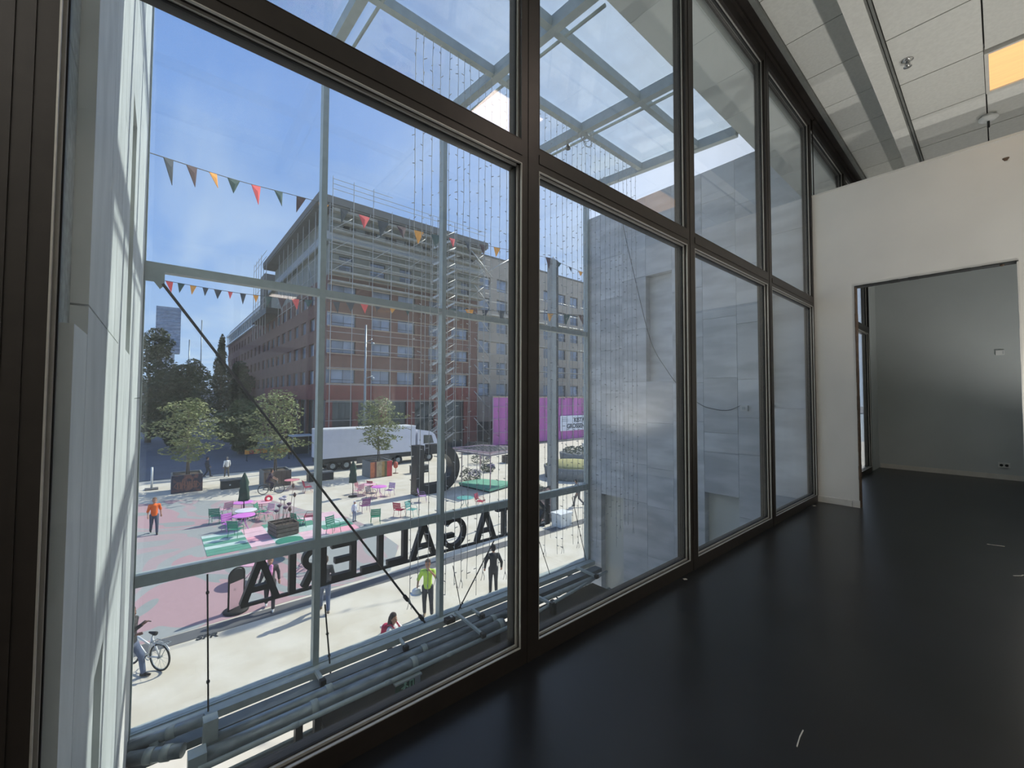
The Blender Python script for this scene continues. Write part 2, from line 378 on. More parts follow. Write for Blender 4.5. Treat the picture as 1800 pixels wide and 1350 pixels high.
# small fittings
t = thing('sprinkler_head', 'chrome sprinkler head on the ceiling tile', 'sprinkler', (1.24, 5.93, LOW))
MB().lathe([(0.045, 0), (0.05, -0.008), (0.018, -0.016)]).build('rosette', mat('chrome', rgb(200, 200, 198), 0.2, 0.9), t)
MB().lathe([(0.014, -0.012), (0.014, -0.05), (0.02, -0.055), (0.02, -0.06)]).tube([(0.016, 0, -0.03), (0.02, 0, -0.05), (0.004, 0, -0.075)], 0.003).tube([(-0.016, 0, -0.03), (-0.02, 0, -0.05), (-0.004, 0, -0.075)], 0.003).build('nozzle', MATS['chrome'], t)
MB().lathe([(0.034, -0.074), (0.034, -0.078)]).build('deflector', MATS['chrome'], t)
t = thing('smoke_detector', 'round white smoke detector hanging below the ceiling', 'detector', (1.773, 7.87, LOW))
MB().lathe([(0.055, 0), (0.06, -0.02), (0.05, -0.03)]).build('base', m_plastic, t)
MB().lathe([(0.085, -0.03), (0.088, -0.05), (0.06, -0.075), (0.045, -0.08)]).build('head', m_plastic, t)
MB().tube([(0, 0, -0.08), (0.0, 0, -0.16)], 0.012).build('stem', m_dark, t)
t = thing('thermostat', 'small white box mounted on the grey wall of the next room', 'switch', (1.80, FAR, 2.42))
B(-0.055, 0.055, -0.03, 0, -0.045, 0.045).build('cover', m_plastic, t); B(0.03, 0.048, -0.034, -0.03, -0.03, 0.03).build('side_grille', m_wall2, t)
t = thing('wall_socket', 'white double wall socket above the skirting in the next room', 'socket', (1.80, FAR, 0.27))
B(-0.075, 0.075, -0.025, 0, -0.045, 0.045).build('cover', m_plastic, t)
for k in (-1, 1):
    s_ = MB(); s_.lathe([(0.024, 0), (0.024, 0.003)], n=14)
    o = s_.build('outlet', m_dark, t); o.rotation_euler = (R(90), 0, 0); o.location = (k*0.033, -0.025, 0)
# scraps and scratches on the floor
def scrap(pts, w, label, m=m_base):
    mb = MB()
    for a, b in zip(pts, pts[1:]): mb.bar((a[0], a[1], 0.003), (b[0], b[1], 0.003), w, 0.004)
    tag(mb.build('floor_scrap', m), label, 'scrap')
scrap([(1.665, 6.664), (1.784, 6.703)], 0.006, 'thin white splinter lying on the black floor')
scrap([(1.83, 5.651), (1.875, 5.70), (1.885, 5.74)], 0.008, 'small bent white scrap on the black floor')
scrap([(0.035, 3.395), (0.05, 3.42)], 0.02, 'white chip on the floor under the middle mullion')
scrap([(0.03, 7.12), (0.05, 7.15)], 0.02, 'white chip on the floor in the window corner')
scrap([(1.176, 2.286), (1.178, 2.23), (1.186, 2.16)], 0.004, 'pale curved scratch across the black floor')

# ================================================================== GLAZED WALL OF THE ROOM
Y1, S, MW = 1.739, 1.994, 0.14
ZS, ZB, ZT, ZH, ZX = 0.097, 2.907, 3.046, 5.70, 5.88
def ring(mb, x0, x1, y0, y1, z0, z1, w):
    mb.box(x0, x1, y0, y1, z0, z0+w); mb.box(x0, x1, y0, y1, z1-w, z1)
    mb.box(x0, x1, y0, y0+w, z0+w, z1-w); mb.box(x0, x1, y1-w, y1, z0+w, z1-w); return mb
def bay(n, ya, yb, label, first=False, last=False):
    w = setting('window_%d' % n, label)
    if first:
        m_ = B(-0.12, 0.0, ya-MW, ya, 0, ZX).build('mullion', m_frame, w)
        for g in (0.045, 0.085): B(0.0, 0.006, ya-g-0.012, ya-g, 0, ZX).build('profile_rib', m_frame, m_)
    m_ = B(-0.12, 0.0, yb, yb+(0.06 if last else MW), 0, ZX).build('mullion', m_frame, w)
    if not last: B(0.0, 0.004, yb+MW*0.35, yb+MW*0.65, 0, ZX).build('profile_rib', m_frame, m_)
    B(-0.12, 0.0, ya, yb, 0, ZS).build('sill_rail', m_frame, w)
    t_ = B(-0.12, 0.0, ya, yb, ZB, ZT).build('transom', m_frame, w)
    B(0.0, 0.005, ya, yb, ZB+0.045, ZB+0.10).build('profile_rib', m_frame, t_)
    B(-0.12, 0.0, ya, yb, ZH, ZX).build('head_rail', m_frame, w)
    B(0.0, 0.03, ya, yb+MW, ZX-0.05, ZX).build('head_trim', m_frame, w)
    for z0, z1 in ((ZS, ZB), (ZT, ZH)):
        p = B(-0.062, -0.054, ya+0.004, yb-0.004, z0+0.004, z1-0.004).build('pane', G_ROOM, w)
        ring(MB(), -0.052, -0.040, ya, yb, z0, z1, 0.016).build('gasket', m_black, p)
        ring(MB(), -0.040, -0.028, ya, yb, z0, z1, 0.012).build('glazing_bead', m_bead, p)
        ring(MB(), -0.011, 0.0015, ya, yb, z0, z1, 0.0045).build('edge_trim', m_bead if z0 < 1 else m_frame, p)  # pale ring on lower panes paints the lit front edge of the frame
ys = [Y1 + S*k for k in range(-1, 6)]
bay(1, ys[0], ys[1]-MW, 'first tall window nearest the viewer, looking onto the square', first=True)
bay(2, ys[1], ys[2]-MW, 'second tall window with string lights behind its left half')
bay(3, ys[2], ys[3]-MW, 'third tall window looking at the grey stone wall')
bay(4, ys[3], PY-0.05, 'narrow fourth window against the white partition wall', last=True)
bay(5, PY+0.12, ys[5]-MW, 'window of the next room nearest the partition')
bay(6, ys[5], 11.50, 'last window of the next room beside its grey wall', last=True)
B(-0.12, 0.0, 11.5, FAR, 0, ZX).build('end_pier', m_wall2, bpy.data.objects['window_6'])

# ================================================================== ENTRANCE HALL OUTSIDE THE GLASS
GZ = -5.6
m_steel = mat('painted_steel', rgb(168, 178, 176), 0.45, 0.15, 0.07, 8)
m_galv = mat('galvanised_pipe', rgb(140, 150, 155), 0.36, 0.55, 0.22, 9, stretch=(1, 0.4, 1))
m_grey = mat('grey_roof_membrane', rgb(120, 126, 130), 0.7, 0, 0.05, 1.2)
m_stone = mat('grey_marble', rgb(188, 193, 198), 0.55, 0, 0.14, 1.3, 0.04, 0.09, stretch=(0.7, 0.7, 2.6), c2=rgb(216, 220, 224), lo=0.38, hi=0.62)
m_stone2 = mat('pale_marble', rgb(208, 212, 210), 0.6, 0, 0.08, 2.2, 0.03, 0.04, stretch=(2.0, 2.0, 0.9), c2=rgb(228, 231, 229))
m_rough = mat('rough_grey_stone', rgb(150, 156, 153), 0.8, 0, 0.2, 26, 0.25, 0.05)
m_soffit = mat('soffit_panel', rgb(206, 210, 206), 0.8, 0, 0.03, 1.2)
m_joint = mat('stone_backing', rgb(84, 88, 90), 0.9, 0, 0.1, 5)
FX = -6.365

# -- right stone wall (faces -Y at y = 9.863), blocks with recessed joints and deep niches
YR = 9.863
wr = setting('wall_stone_right', 'tall grey marble wall with recessed niches, in shade')
B(-6.5, -0.13, YR+0.24, YR+0.6, GZ, 6.97).build('wall_core', m_joint, wr)
colx = [-6.365, -5.80, -5.045, -4.30, -3.555, -2.785, -2.02, -1.40, -0.72, -0.13]
rows = {0: [-2.6, -1.0, 0.6, 2.2, 3.8, 5.4], 1: [-1.25, -0.23, 0.75, 1.65, 2.9, 4.4, 5.6], 2: [-1.25, -0.24, 0.84, 1.97, 3.4, 4.8, 6.0],
        3: [-2.6, -1.3, -0.3, 0.88, 1.97, 4.79, 5.8], 4: [-2.9, -1.6, 0.05, 0.97, 1.9, 3.0, 4.2, 5.5], 5: [-0.68, 0.27, 0.73, 2.0, 3.4, 5.0, 6.2],
        6: [-2.5, -1.1, 0.29, 1.1, 1.95, 3.2, 4.5, 5.9], 7: [-2.0, -0.5, 1.32, 3.72, 5.0], 8: [-2.6, -1.0, 0.5, 2.0, 3.5, 5.1]}
niches = {(1, -4.2, -1.25), (3, 1.97, 4.79), (5, -4.2, -0.68), (7, 1.32, 3.72)}
for c in range(9):
    x0, x1 = colx[c], colx[c+1]
    zs = [-4.2] + rows[c] + [6.97]
    for z0, z1 in zip(zs, zs[1:]):
        if any(n[0] == c and abs(n[1]-z0) < 0.05 and abs(n[2]-z1) < 0.05 for n in niches):
            B(x0, x1, YR+0.20, YR+0.24, z0, z1).build('niche_panel', m_soffit if c in (1, 5) else m_stone, wr)
        else:
            B(x0+0.003, x1-0.003, YR+random.uniform(-0.003, 0.003), YR+0.24, z0+0.003, z1-0.003).build('block', m_stone, wr)
B(-6.5, -0.13, YR+0.0, YR+0.24, GZ, -4.2).build('plinth', m_stone, wr)
t = thing('niche_spotlight', 'small glowing spotlight at the top of the tall niche', 'lamp', (-4.68, YR+0.10, -1.26))
MB().lathe([(0.05, 0), (0.05, -0.05)]).build('housing', m_dark, t)
MB().lathe([(0.04, -0.05), (0.035, -0.056)]).build('bulb', mat('spot_bulb', rgb(255, 220, 190), emit=((1.0, 0.72, 0.55), 9.0)), t)
ld = bpy.data.lights.new('niche_light', 'POINT'); ld.energy = 5; ld.color = (1.0, 0.78, 0.62); ld.shadow_soft_size = 0.04
lo_ = bpy.data.objects.new('niche_light', ld); col.objects.link(lo_); lo_.parent = t; lo_.location = (0, -0.0, -0.12)

# -- left stone wall (faces +Y), sunlit, with niches and a proud corner pilaster
YL = -0.215
wl = setting('wall_stone_left', 'sunlit pale marble wall with tall rough niches')
B(-6.4, -0.13, YL-0.7, YL-0.25, GZ, 8.4).build('wall_core', m_joint, wl)
def lblock(x0, x1, z0, z1, m=m_stone2, y1=YL, name='block'):
    return B(x0+0.004, x1-0.004, YL-0.25, y1, z0+0.004, z1-0.004).build(name, m, wl)
def lniche(x0, x1, z0, z1, d=0.10): return B(x0, x1, YL-0.25, YL-d, z0, z1).build('niche_panel', m_rough, wl)
lblock(-0.46, -0.13, -4.2, -1.6); lblock(-0.46, -0.13, -1.6, 1.76); lniche(-0.46, -0.13, 1.76, 2.75, 0.05); lniche(-0.46, -0.13, 2.755, 8.4, 0.05)
lblock(-1.18, -0.46, -4.2, -1.2); lblock(-1.18, -0.46, -1.2, 1.87); lblock(-1.18, -0.46, 1.87, 5.0); lblock(-1.18, -0.46, 5.0, 8.4)
lniche(-1.62, -1.18, -4.2, 0.10); lblock(-1.62, -1.18, 0.10, 1.87); lblock(-1.62, -1.18, 1.87, 5.0); lblock(-1.62, -1.18, 5.0, 8.4)
lblock(-1.95, -1.62, -4.2, 1.87); lblock(-1.95, -1.62, 1.87, 8.4)
lblock(-2.72, -1.95, -4.2, -0.3); lblock(-2.72, -1.95, -0.3, 3.4); lblock(-2.72, -1.95, 3.4, 8.4)
lblock(-3.3, -2.72, -4.2, 1.90); lniche(-3.3, -2.72, 1.90, 4.0); lblock(-3.3, -2.72, 4.0, 8.4)
lblock(-4.6, -3.3, -4.2, 0.6); lblock(-4.6, -3.3, 0.6, 4.6); lblock(-4.6, -3.3, 4.6, 8.4)
lblock(-6.38, -4.6, -4.2, 1.5); lblock(-6.38, -4.6, 1.5, 5.6); lblock(-6.38, -4.6, 5.6, 8.4)
B(-6.4, -0.13, YL-0.25, YL, GZ, -4.2).build('plinth', m_stone2, wl)

# -- steel and glass front facing the square
ff = setting('facade_frame', 'pale steel post and rail front of the entrance hall')
PYS = [2.188, 4.746, 7.305, 9.763]
for py in PYS: B(FX, -6.2, py, py+0.10, -4.0, 8.05).build('post', m_steel, ff)
B(FX, -6.25, -0.213, -0.195, -4.0, 8.05).build('wall_channel', m_steel, ff)
for z0, z1, nm in ((3.37, 3.50, 'rail'), (-1.20, -1.03, 'rail'), (7.9, 8.05, 'rail')):
    yy = [-0.195] + PYS
    for a, b in zip(yy, yy[1:]): B(FX+0.01, -6.21, a + (0.10 if a > 0 else 0), b, z0, z1).build(nm, m_steel, ff)
B(-6.42, -6.03, -0.2, 9.86, -3.36, -3.25).build('ledge_beam', m_steel, ff)
B(-6.25, -6.22, -0.2, 9.86, -3.25, -3.235).build('ledge_rib', m_steel, ff)
zz = [-3.25, -1.20, -1.03, 3.37, 3.50, 7.9]
yy = [-0.195] + PYS
for a, b in zip(yy, yy[1:]):
    for z0, z1 in ((-3.25, -1.20), (-1.03, 3.37), (3.50, 7.9)):
        B(-6.30, -6.288, a + (0.10 if a > 0 else 0), b, z0, z1).build('pane', G_FAC, ff)
# bracing rods with turnbuckles
def rod(a, b, r=0.014, knobs=(0.82, 0.9)):
    mb = MB(); a, b = Vector(a), Vector(b); mb.tube([a, b], r, 6)
    for k in knobs: mb.tube([a.lerp(b, k-0.008), a.lerp(b, k+0.008)], r*1.9, 6)
    return mb.build('brace_rod', m_dark, ff)
rod((-6.15, 0.0, 3.18), (-6.15, 4.37, -3.2), 0.022, (0.9, 0.98)); rod((-6.15, 0.63, -1.2), (-6.1, 0.69, -3.5), 0.012, (0.12, 0.7))
rod((-6.15, 6.2, -1.9), (-6.15, 5.2, -3.22), 0.014, (0.9,)); rod((-6.15, 5.05, -2.2), (-6.15, 5.27, -3.2), 0.010, (0.5,)); rod((-6.15, 2.36, -2.2), (-6.1, 2.47, -3.5), 0.014, (0.4, 0.7))
rod((-6.15, 7.6, -2.0), (-6.15, 8.1, -3.2), 0.010, (0.5,)); rod((-6.15, 9.0, -1.3), (-6.15, 9.6, -3.2), 0.010, (0.6,))
g = MB(); g.prism([(-0.2, 3.37), (0.02, 3.37), (0.02, 3.16), (-0.03, 3.10), (-0.10, 3.20), (-0.2, 3.20)], -6.18, -6.15, lambda u, v, t: (t, u, v))
g.build('gusset_plate', m_steel, ff)

# -- glass roof: sloped beams, purlins, panes, conduits
rf = setting('roof_glass', 'sloping glass roof on a pale steel grid')
rz_ = lambda x: 8.06 - 0.077*(x + 6.365)
for py in PYS[:3] + [9.80]:
    MB().bar((FX, py+0.07, rz_(FX)-0.12), (-1.95, py+0.07, rz_(-1.95)-0.12), 0.15, 0.22).build('roof_beam', m_steel, rf)
    if py < 9: MB().tube([(FX, py+0.33, rz_(FX)-0.17), (-2.0, py+0.33, rz_(-2.0)-0.17)], 0.03, 6).build('conduit', m_steel, rf)
for px, nm in ((-6.28, 'purlin'), (-4.40, 'purlin'), (-2.87, 'purlin')):
    B(px-0.06, px+0.06, -0.4, 9.9, rz_(px)-0.20, rz_(px)-0.03).build(nm, m_steel, rf)
cells = [-0.4] + [p+0.07 for p in PYS[:3]] + [9.9]
for a, b in zip(cells, cells[1:]):
    for x0, x1 in ((-6.28, -4.40), (-4.40, -2.87), (-2.87, -1.98)):
        p = MB(); z0, z1 = rz_(x0)+0.0, rz_(x1)+0.0
        p.add([(x0+.01, a+.01, z0), (x1-.01, a+.01, z1), (x1-.01, b-.01, z1), (x0+.01, b-.01, z0), (x0+.01, a+.01, z0+.016), (x1-.01, a+.01, z1+.016), (x1-.01, b-.01, z1+.016), (x0+.01, b-.01, z0+.016)],
              [(0,3,2,1),(4,5,6,7),(0,1,5,4),(1,2,6,5),(2,3,7,6),(3,0,4,7)])
        p.build('pane', G_ROOF, rf)
# slanting soffit between glass roof and window head
so = setting('soffit', 'slanting grey soffit between the glass roof and the windows')
pr = [(-2.05, 7.76), (-0.72, 5.59), (-0.13, 5.59), (-0.13, 8.4), (-2.05, 8.4)]
MB().prism(pr, YL-0.6, 14.0, lambda u, v, t: (u, t, v)).build('soffit_panel', m_soffit, so)
# canopy roof below, with fascia
cn = setting('roof_canopy', 'flat grey roof of the entrance below the windows')
B(-5.52, -0.13, YL, YR, -4.1, -3.85).build('canopy_deck', m_grey, cn)
B(-5.75, -4.95, 2.1, 9.4, -3.72, -3.66).build('drip_tray', m_dark, cn)  # dark sheet standing in for the shade below the pipes
B(-5.55, -5.50, YL, YR, -4.25, -3.83).build('fascia', m_steel, cn)
B(-0.13, -0.02, NEAR, FAR, -3.9, -0.0).build('spandrel', m_grey, cn)
# ================================================================== PIPES, LIGHT STRINGS AND LETTERS IN THE HALL
def pipe(name, label, pts, r, m=None, collars=(), cat='pipe'):
    t = thing(name, label, cat)
    MB().tube(pts, r, 12).build('pipe_run', m or m_galv, t)
    for c in collars:
        a, b = Vector(pts[0]), Vector(pts[-1]); p = a.lerp(b, c); d = (b-a).normalized()*0.05
        MB().tube([p-d, p+d], r*1.12, 12).build('collar', m_steel, t)
    return t
tag(B(-5.90, -5.66, -0.2, 9.7, -3.40, -3.30).build('cable_tray', mat('tray_steel', rgb(112, 120, 122), 0.5, 0.2, 0.1, 8)), 'dark grey cable tray running behind the facade ledge', 'tray')
pipe('heating_pipe', 'wide pale galvanised pipe next to the cable tray', [(-5.49, 0.62, -3.31), (-5.49, 6.05, -3.31)], 0.085, None, (0.3, 0.62, 0.93))
pipe('heating_pipe', 'wide pale galvanised pipe second from the tray', [(-5.24, 0.48, -3.31), (-5.24, 5.75, -3.31)], 0.10, None, (0.28, 0.6, 0.98))
pipe('heating_pipe', 'grey pipe stretch towards the stone wall, beside the tray', [(-5.46, 6.15, -3.34), (-5.46, 9.3, -3.34)], 0.06, m_steel, (0.5,))
pipe('conduit_pipe', 'thin steel tube carrying the exit sign', [(-5.03, 0.5, -3.30), (-5.03, 6.2, -3.30)], 0.038, m_steel, (0.2, 0.45, 0.66))
pipe('conduit_pipe', 'thin steel tube beside the stone wall', [(-5.03, 6.2, -3.30), (-5.55, 9.78, -3.38)], 0.036, m_steel, (0.5,))
def duct(label, pts, w, h_):
    t = thing('air_duct', label, 'duct')
    for a, b in zip(pts, pts[1:]): MB().bar(a, b, w, h_).build('duct_section', m_steel, t)
duct('grey boxy riser where the front pipe turns down', [(-5.24, 0.50, -3.20), (-5.24, 0.50, -3.95)], 0.20, 0.20)
duct('grey boxy riser where the rear pipe turns up', [(-5.50, 0.66, -2.98), (-5.50, 0.66, -3.42)], 0.17, 0.17)
pipe('heating_pipe', 'short galvanised pipe at the marble corner, upper one', [(-5.92, -0.2, -3.22), (-5.70, 0.60, -3.10)], 0.075, None, (0.55,))
pipe('heating_pipe', 'short galvanised pipe at the marble corner, lower one', [(-5.75, -0.2, -3.25), (-5.42, 0.36, -3.22)], 0.085, None, (0.4, 0.7))
pipe('wrapped_pipe', 'foil wrapped pipe bundle against the marble wall', [(-6.0, -0.2, -3.28), (-5.86, 0.12, -3.24)], 0.11, m_galv, (0.95,))
def crossbar(label, a, b, w=0.05):
    t = thing('cross_bar', label, 'bar'); MB().bar(a, b, w, w).build('bar', m_steel, t)
    MB().cbox(b, (0.09, 0.09, 0.09)).build('clamp', m_dark, t)
crossbar('steel cross bar from ledge to thin tube near the second post', (-6.04, 5.05, -3.17), (-4.95, 5.0, -3.17))
crossbar('short steel bracket between ledge and tray, under the letter A', (-6.04, 3.75, -3.25), (-5.66, 3.7, -3.25))
crossbar('short steel bracket beside the second post', (-6.04, 5.5, -3.25), (-5.66, 5.5, -3.25))
crossbar('steel cross bar against the stone wall', (-6.04, 9.05, -3.23), (-5.3, 9.0, -3.23), 0.06)
crossbar('steel cross bar near the mullion', (-6.04, 7.0, -3.22), (-5.0, 7.0, -3.22), 0.06)
crossbar('short bracket at the first post', (-6.04, 2.2, -3.24), (-5.66, 2.2, -3.24), 0.06)
t = thing('junction_box', 'small black junction box on the tray near the red backpack', 'box', (-5.95, 4.85, -3.28)); B(-0.07, 0.07, -0.10, 0.10, 0, 0.10).build('box_body', m_black, t); B(-0.03, 0.03, 0.02, 0.06, 0.10, 0.115).build('box_label', m_plastic, t)
for (y_, n_) in ((5.62, 'dark post under the pipes by the cross bar'), (1.75, 'dark door post below the pipes, next to the riser'), (2.02, 'slim dark door post below the pipes'), (7.35, 'dark post under the tubes near the mullion')):
    t = thing('door_post', n_, 'post', (-5.3, y_, GZ)); B(-0.06, 0.06, -0.05, 0.05, 0, 2.25).build('shaft', m_dark, t); B(-0.09, 0.09, -0.08, 0.08, 0, 0.03).build('foot_plate', m_dark, t)
# exit sign
t = thing('exit_sign', 'green emergency exit sign hanging from the thin tube', 'sign', (-5.0, 3.42, -3.30))
B(-0.06, 0.06, -0.26, 0.24, -0.07, -0.042).build('bracket', m_steel, t)
m_exit = mat('exit_green', rgb(28, 70, 52), 0.4, 0, 0.1, 5); m_mint = mat('exit_mint', rgb(150, 200, 175), 0.5)
B(0.0, 0.02, -0.24, 0.12, -0.36, -0.07).build('sign_plate', m_exit, t)
B(-0.02, 0.0, 0.12, 0.24, -0.34, -0.07).build('side_glass', m_galv, t)
pk = MB()   # running figure and doorway
f3 = lambda u, v, t_: (t_, u, v)
pk.prism([(0.026*math.cos(a), -0.115+0.026*math.sin(a)) for a in [i*math.pi/5 for i in range(10)]], 0.020, 0.024, lambda u, v, t_: (t_, u-0.06, v))
for a, b, w in (((-0.06, -0.14), (-0.09, -0.22), 0.035), ((-0.09, -0.22), (-0.04, -0.26), 0.025), ((-0.04, -0.26), (-0.05, -0.32), 0.02), ((-0.09, -0.22), (-0.15, -0.28), 0.025), ((-0.06, -0.15), (-0.005, -0.19), 0.02), ((-0.07, -0.15), (-0.13, -0.18), 0.02)):
    pk.bar((0.022, *a), (0.022, *b), w, 0.004, (1, 0, 0))
pk.box(0.020, 0.024, 0.02, 0.035, -0.33, -0.10); pk.box(0.020, 0.024, 0.085, 0.10, -0.33, -0.10); pk.box(0.020, 0.024, 0.02, 0.10, -0.115, -0.10)
pk.build('pictogram', m_mint, t)

# -- the shop letters, seen from behind
sg = thing('sign_letters', 'black sign letters between two bars, read mirrored from behind', 'sign', (-6.52, 0, 0))
m_ink = mat('black_letter_metal', rgb(26, 26, 27), 0.5, 0.2, 0.15, 6)
T = 0.105
def letter(ch, ylo, yhi, z0=-1.955, z1=-1.255, d=0.12):
    """ylo..yhi: extent along the facade; the reading direction runs from yhi to ylo"""
    mb = MB(); W_, H_ = yhi-ylo, z1-z0
    P3 = lambda u, v, t_: (t_, yhi - u, z0 + v)
    def q(*p): mb.prism(list(p), -d/2, d/2, P3)
    def ln(a, b, w=T):
        a, b = Vector(a), Vector(b); n = Vector((-(b-a).y, (b-a).x)).normalized()*w/2
        q(tuple(a-n), tuple(b-n), tuple(b+n), tuple(a+n))
    def arc(cx, cy, rx_, ry_, a0, a1, w=T, n=14):
        for i in range(n):
            t0, t1 = R(a0+(a1-a0)*i/n), R(a0+(a1-a0)*(i+1)/n)
            o0, o1 = (cx+rx_*math.cos(t0), cy+ry_*math.sin(t0)), (cx+rx_*math.cos(t1), cy+ry_*math.sin(t1))
            i0, i1 = (cx+(rx_-w)*math.cos(t0), cy+(ry_-w)*math.sin(t0)), (cx+(rx_-w)*math.cos(t1), cy+(ry_-w)*math.sin(t1))
            q(i0, o0, o1, i1)
    if ch == 'A':
        q((0, 0), (T*1.05, 0), (W_/2+T*.5, H_), (W_/2-T*.5, H_)); q((W_-T*1.05, 0), (W_, 0), (W_/2+T*.5, H_), (W_/2-T*.5, H_)); q((W_*.2, .17), (W_*.8, .17), (W_*.75, .26), (W_*.25, .26))
    elif ch == 'I': q((0, 0), (W_, 0), (W_, H_), (0, H_))
    elif ch == 'L': q((0, 0), (T, 0), (T, H_), (0, H_)); q((T, 0), (W_, 0), (W_, T*.95), (T, T*.95))
    elif ch == 'T': q((W_/2-T/2, 0), (W_/2+T/2, 0), (W_/2+T/2, H_), (W_/2-T/2, H_)); q((0, H_-T*.95), (W_, H_-T*.95), (W_, H_), (0, H_))
    elif ch == 'E':
        q((0, 0), (T, 0), (T, H_), (0, H_))
        for v in (0, H_/2-T*.4, H_-T*.95): q((T, v), (W_ if v != H_/2-T*.4 else W_*.86, v), (W_ if v != H_/2-T*.4 else W_*.86, v+T*.95), (T, v+T*.95))
    elif ch == 'K': q((0, 0), (T, 0), (T, H_), (0, H_)); ln((T*.7, H_*.42), (W_-T*.5, H_-.02)); ln((T*1.6, H_*.55), (W_-T*.5, .03))
    elif ch == 'R':
        q((0, 0), (T, 0), (T, H_), (0, H_)); r_ = H_*.29; q((T, H_-T*.95), (W_-r_, H_-T*.95), (W_-r_, H_), (T, H_)); q((T, H_-2*r_), (W_-r_, H_-2*r_), (W_-r_, H_-2*r_+T*.95), (T, H_-2*r_+T*.95))
        arc(W_-r_, H_-r_, r_, r_, -90, 90); ln((W_*.5, H_-2*r_+.05), (W_-T*.4, .02), T*1.1)
    elif ch == 'G': arc(W_/2, H_/2, W_/2, H_/2+.01, 42, 340, T, 24); q((W_/2, H_/2-.10), (W_-.005, H_/2-.10), (W_-.005, H_/2), (W_/2, H_/2)); q((W_-T, .12), (W_, .12), (W_, H_/2), (W_-T, H_/2))
    elif ch == 'S': arc(W_/2, H_*.73, W_/2, H_*.28, 30, 270, T*.9); arc(W_/2, H_*.28, W_/2, H_*.28, -150, 90, T*.9)
    o = mb.build('letter', m_ink, sg); o['label'] = 'black letter ' + ch
for ch, a, b in (('A', 1.10, 1.70), ('I', 1.84, 1.95), ('R', 2.05, 2.47), ('E', 2.56, 3.03), ('L', 3.14, 3.58), ('L', 3.68, 4.12), ('A', 4.20, 4.82), ('G', 4.94, 5.62),
                 ('A', 5.90, 6.52), ('T', 6.55, 7.05), ('S', 7.13, 7.53), ('I', 7.64, 7.75), ('K', 7.90, 8.42)): letter(ch, a, b)
for z in (-1.985, -1.245): B(-0.03, 0.03, 1.12, 8.45, z-0.025, z+0.025).build('carrier_bar', m_ink, sg)
for y_ in (1.5, 3.3, 5.8, 7.4): B(-0.03, 0.12, y_, y_+0.04, -1.23, -1.15).build('bracket', m_ink, sg)

# -- light strings hanging under the second purlin
m_wire = mat('clear_wire', rgb(176, 178, 182), 0.5, 0, 0.1, 9)
rnd = random.Random(3)
ys_ = []
y_ = 3.14
while y_ < 9.72: ys_.append(y_); y_ += 0.165 + rnd.uniform(-0.035, 0.045)
for k, y_ in enumerate(ys_):
    zt = rz_(-4.4) - 0.22; zb = -1.35 - 0.45*rnd.random() - (0.35 if k % 4 == 0 else 0)
    w_ = 'close to the stone corner' if y_ > 9.3 else ('in front of the tall pylon' if y_ > 7.6 else ('behind the middle mullion' if y_ > 6.9 else ('between the second post and the mullion' if y_ > 4.8 else 'between the first and second post')))
    t = thing('light_string', 'clear wire string of tiny lamps hanging %s' % w_, 'string light', (-4.42, y_, 0), 0, 'light strings under the glass roof')
    pts = [Vector((rnd.uniform(-.006, .006), rnd.uniform(-.009, .009), zt + (zb-zt)*i/22)) for i in range(23)]
    MB().tube(pts, 0.0055, 4, False).build('wire', m_wire, t)
    bl = MB(); z = zt - 0.15
    while z > zb:
        a = rnd.uniform(0, 6.283); L_ = rnd.uniform(0.035, 0.06)
        bl.tube([(0, 0, z), (L_*math.cos(a), L_*math.sin(a), z + rnd.uniform(-.01, .025))], 0.0075, 4, False); z -= rnd.uniform(0.13, 0.30)
    o = bl.build('bulbs', m_wire, t); o['kind'] = 'stuff'
    if k % 3 == 0: MB().tube([(0, 0, zb+.05), (0.0, .035, zb-.05), (0.01, .02, zb-.11)], 0.005, 4).tube([(0, 0, zb+.05), (0.0, -.03, zb-.06), (0, -.045, zb-.10)], 0.005, 4).build('tail', m_wire, t)
    MB().cbox((0, 0, zt+0.02), (0.02, 0.02, 0.06)).build('hook', m_plastic, t)
t = thing('cable_knot', 'tangle of coiled light cable tied to the roof grid', 'cable', (-4.36, 7.45, rz_(-4.4)-0.28))
for i in range(4): MB().torus((0, rnd.uniform(-.05, .12), rnd.uniform(-.05, .05)), (rnd.uniform(-1, 1), rnd.uniform(-1, 1), rnd.uniform(-1, 1)), 0.09+.03*i, 0.008, 16, 5).build('coil', m_wire, t)
t = thing('floodlight', 'small grey floodlight fixed to the roof beam', 'lamp', (-4.9, 7.45, rz_(-4.9)-0.30)); MB().lathe([(0.03, 0.05), (0.05, 0), (0.06, -0.06), (0.055, -0.065)]).build('lamp_head', m_dark, t); MB().tube([(0, 0, .05), (0, 0, .14)], 0.012, 6).build('stem', m_steel, t)
# -- cable and boxes on the stone wall
t = thing('hanging_cable', 'thin dark cable looping across the grey stone wall', 'cable')
cp = [(-4.95, 9.75, 6.95), (-4.93, 9.75, 6.4), (-4.54, 9.8, 4.59), (-4.13, 9.82, 3.01), (-3.7, 9.83, 2.25), (-3.36, 9.84, 1.81), (-2.87, 9.84, 1.39), (-2.5, 9.84, 1.27), (-2.2, 9.84, 1.26), (-1.95, 9.84, 1.37)]
def smooth_pts(p, n=6):
    p = [Vector(q) for q in p]; o = []
    for i in range(len(p)-1):
        a, b, c, d = p[max(i-1, 0)], p[i], p[i+1], p[min(i+2, len(p)-1)]
        for k in range(n):
            s_ = k/n; o.append(0.5*((2*b) + (c-a)*s_ + (2*a-5*b+4*c-d)*s_*s_ + (3*b-a-3*c+d)*s_**3))
    return o + [p[-1]]
MB().tube(smooth_pts(cp), 0.007, 5).build('cable_run', m_dark, t)
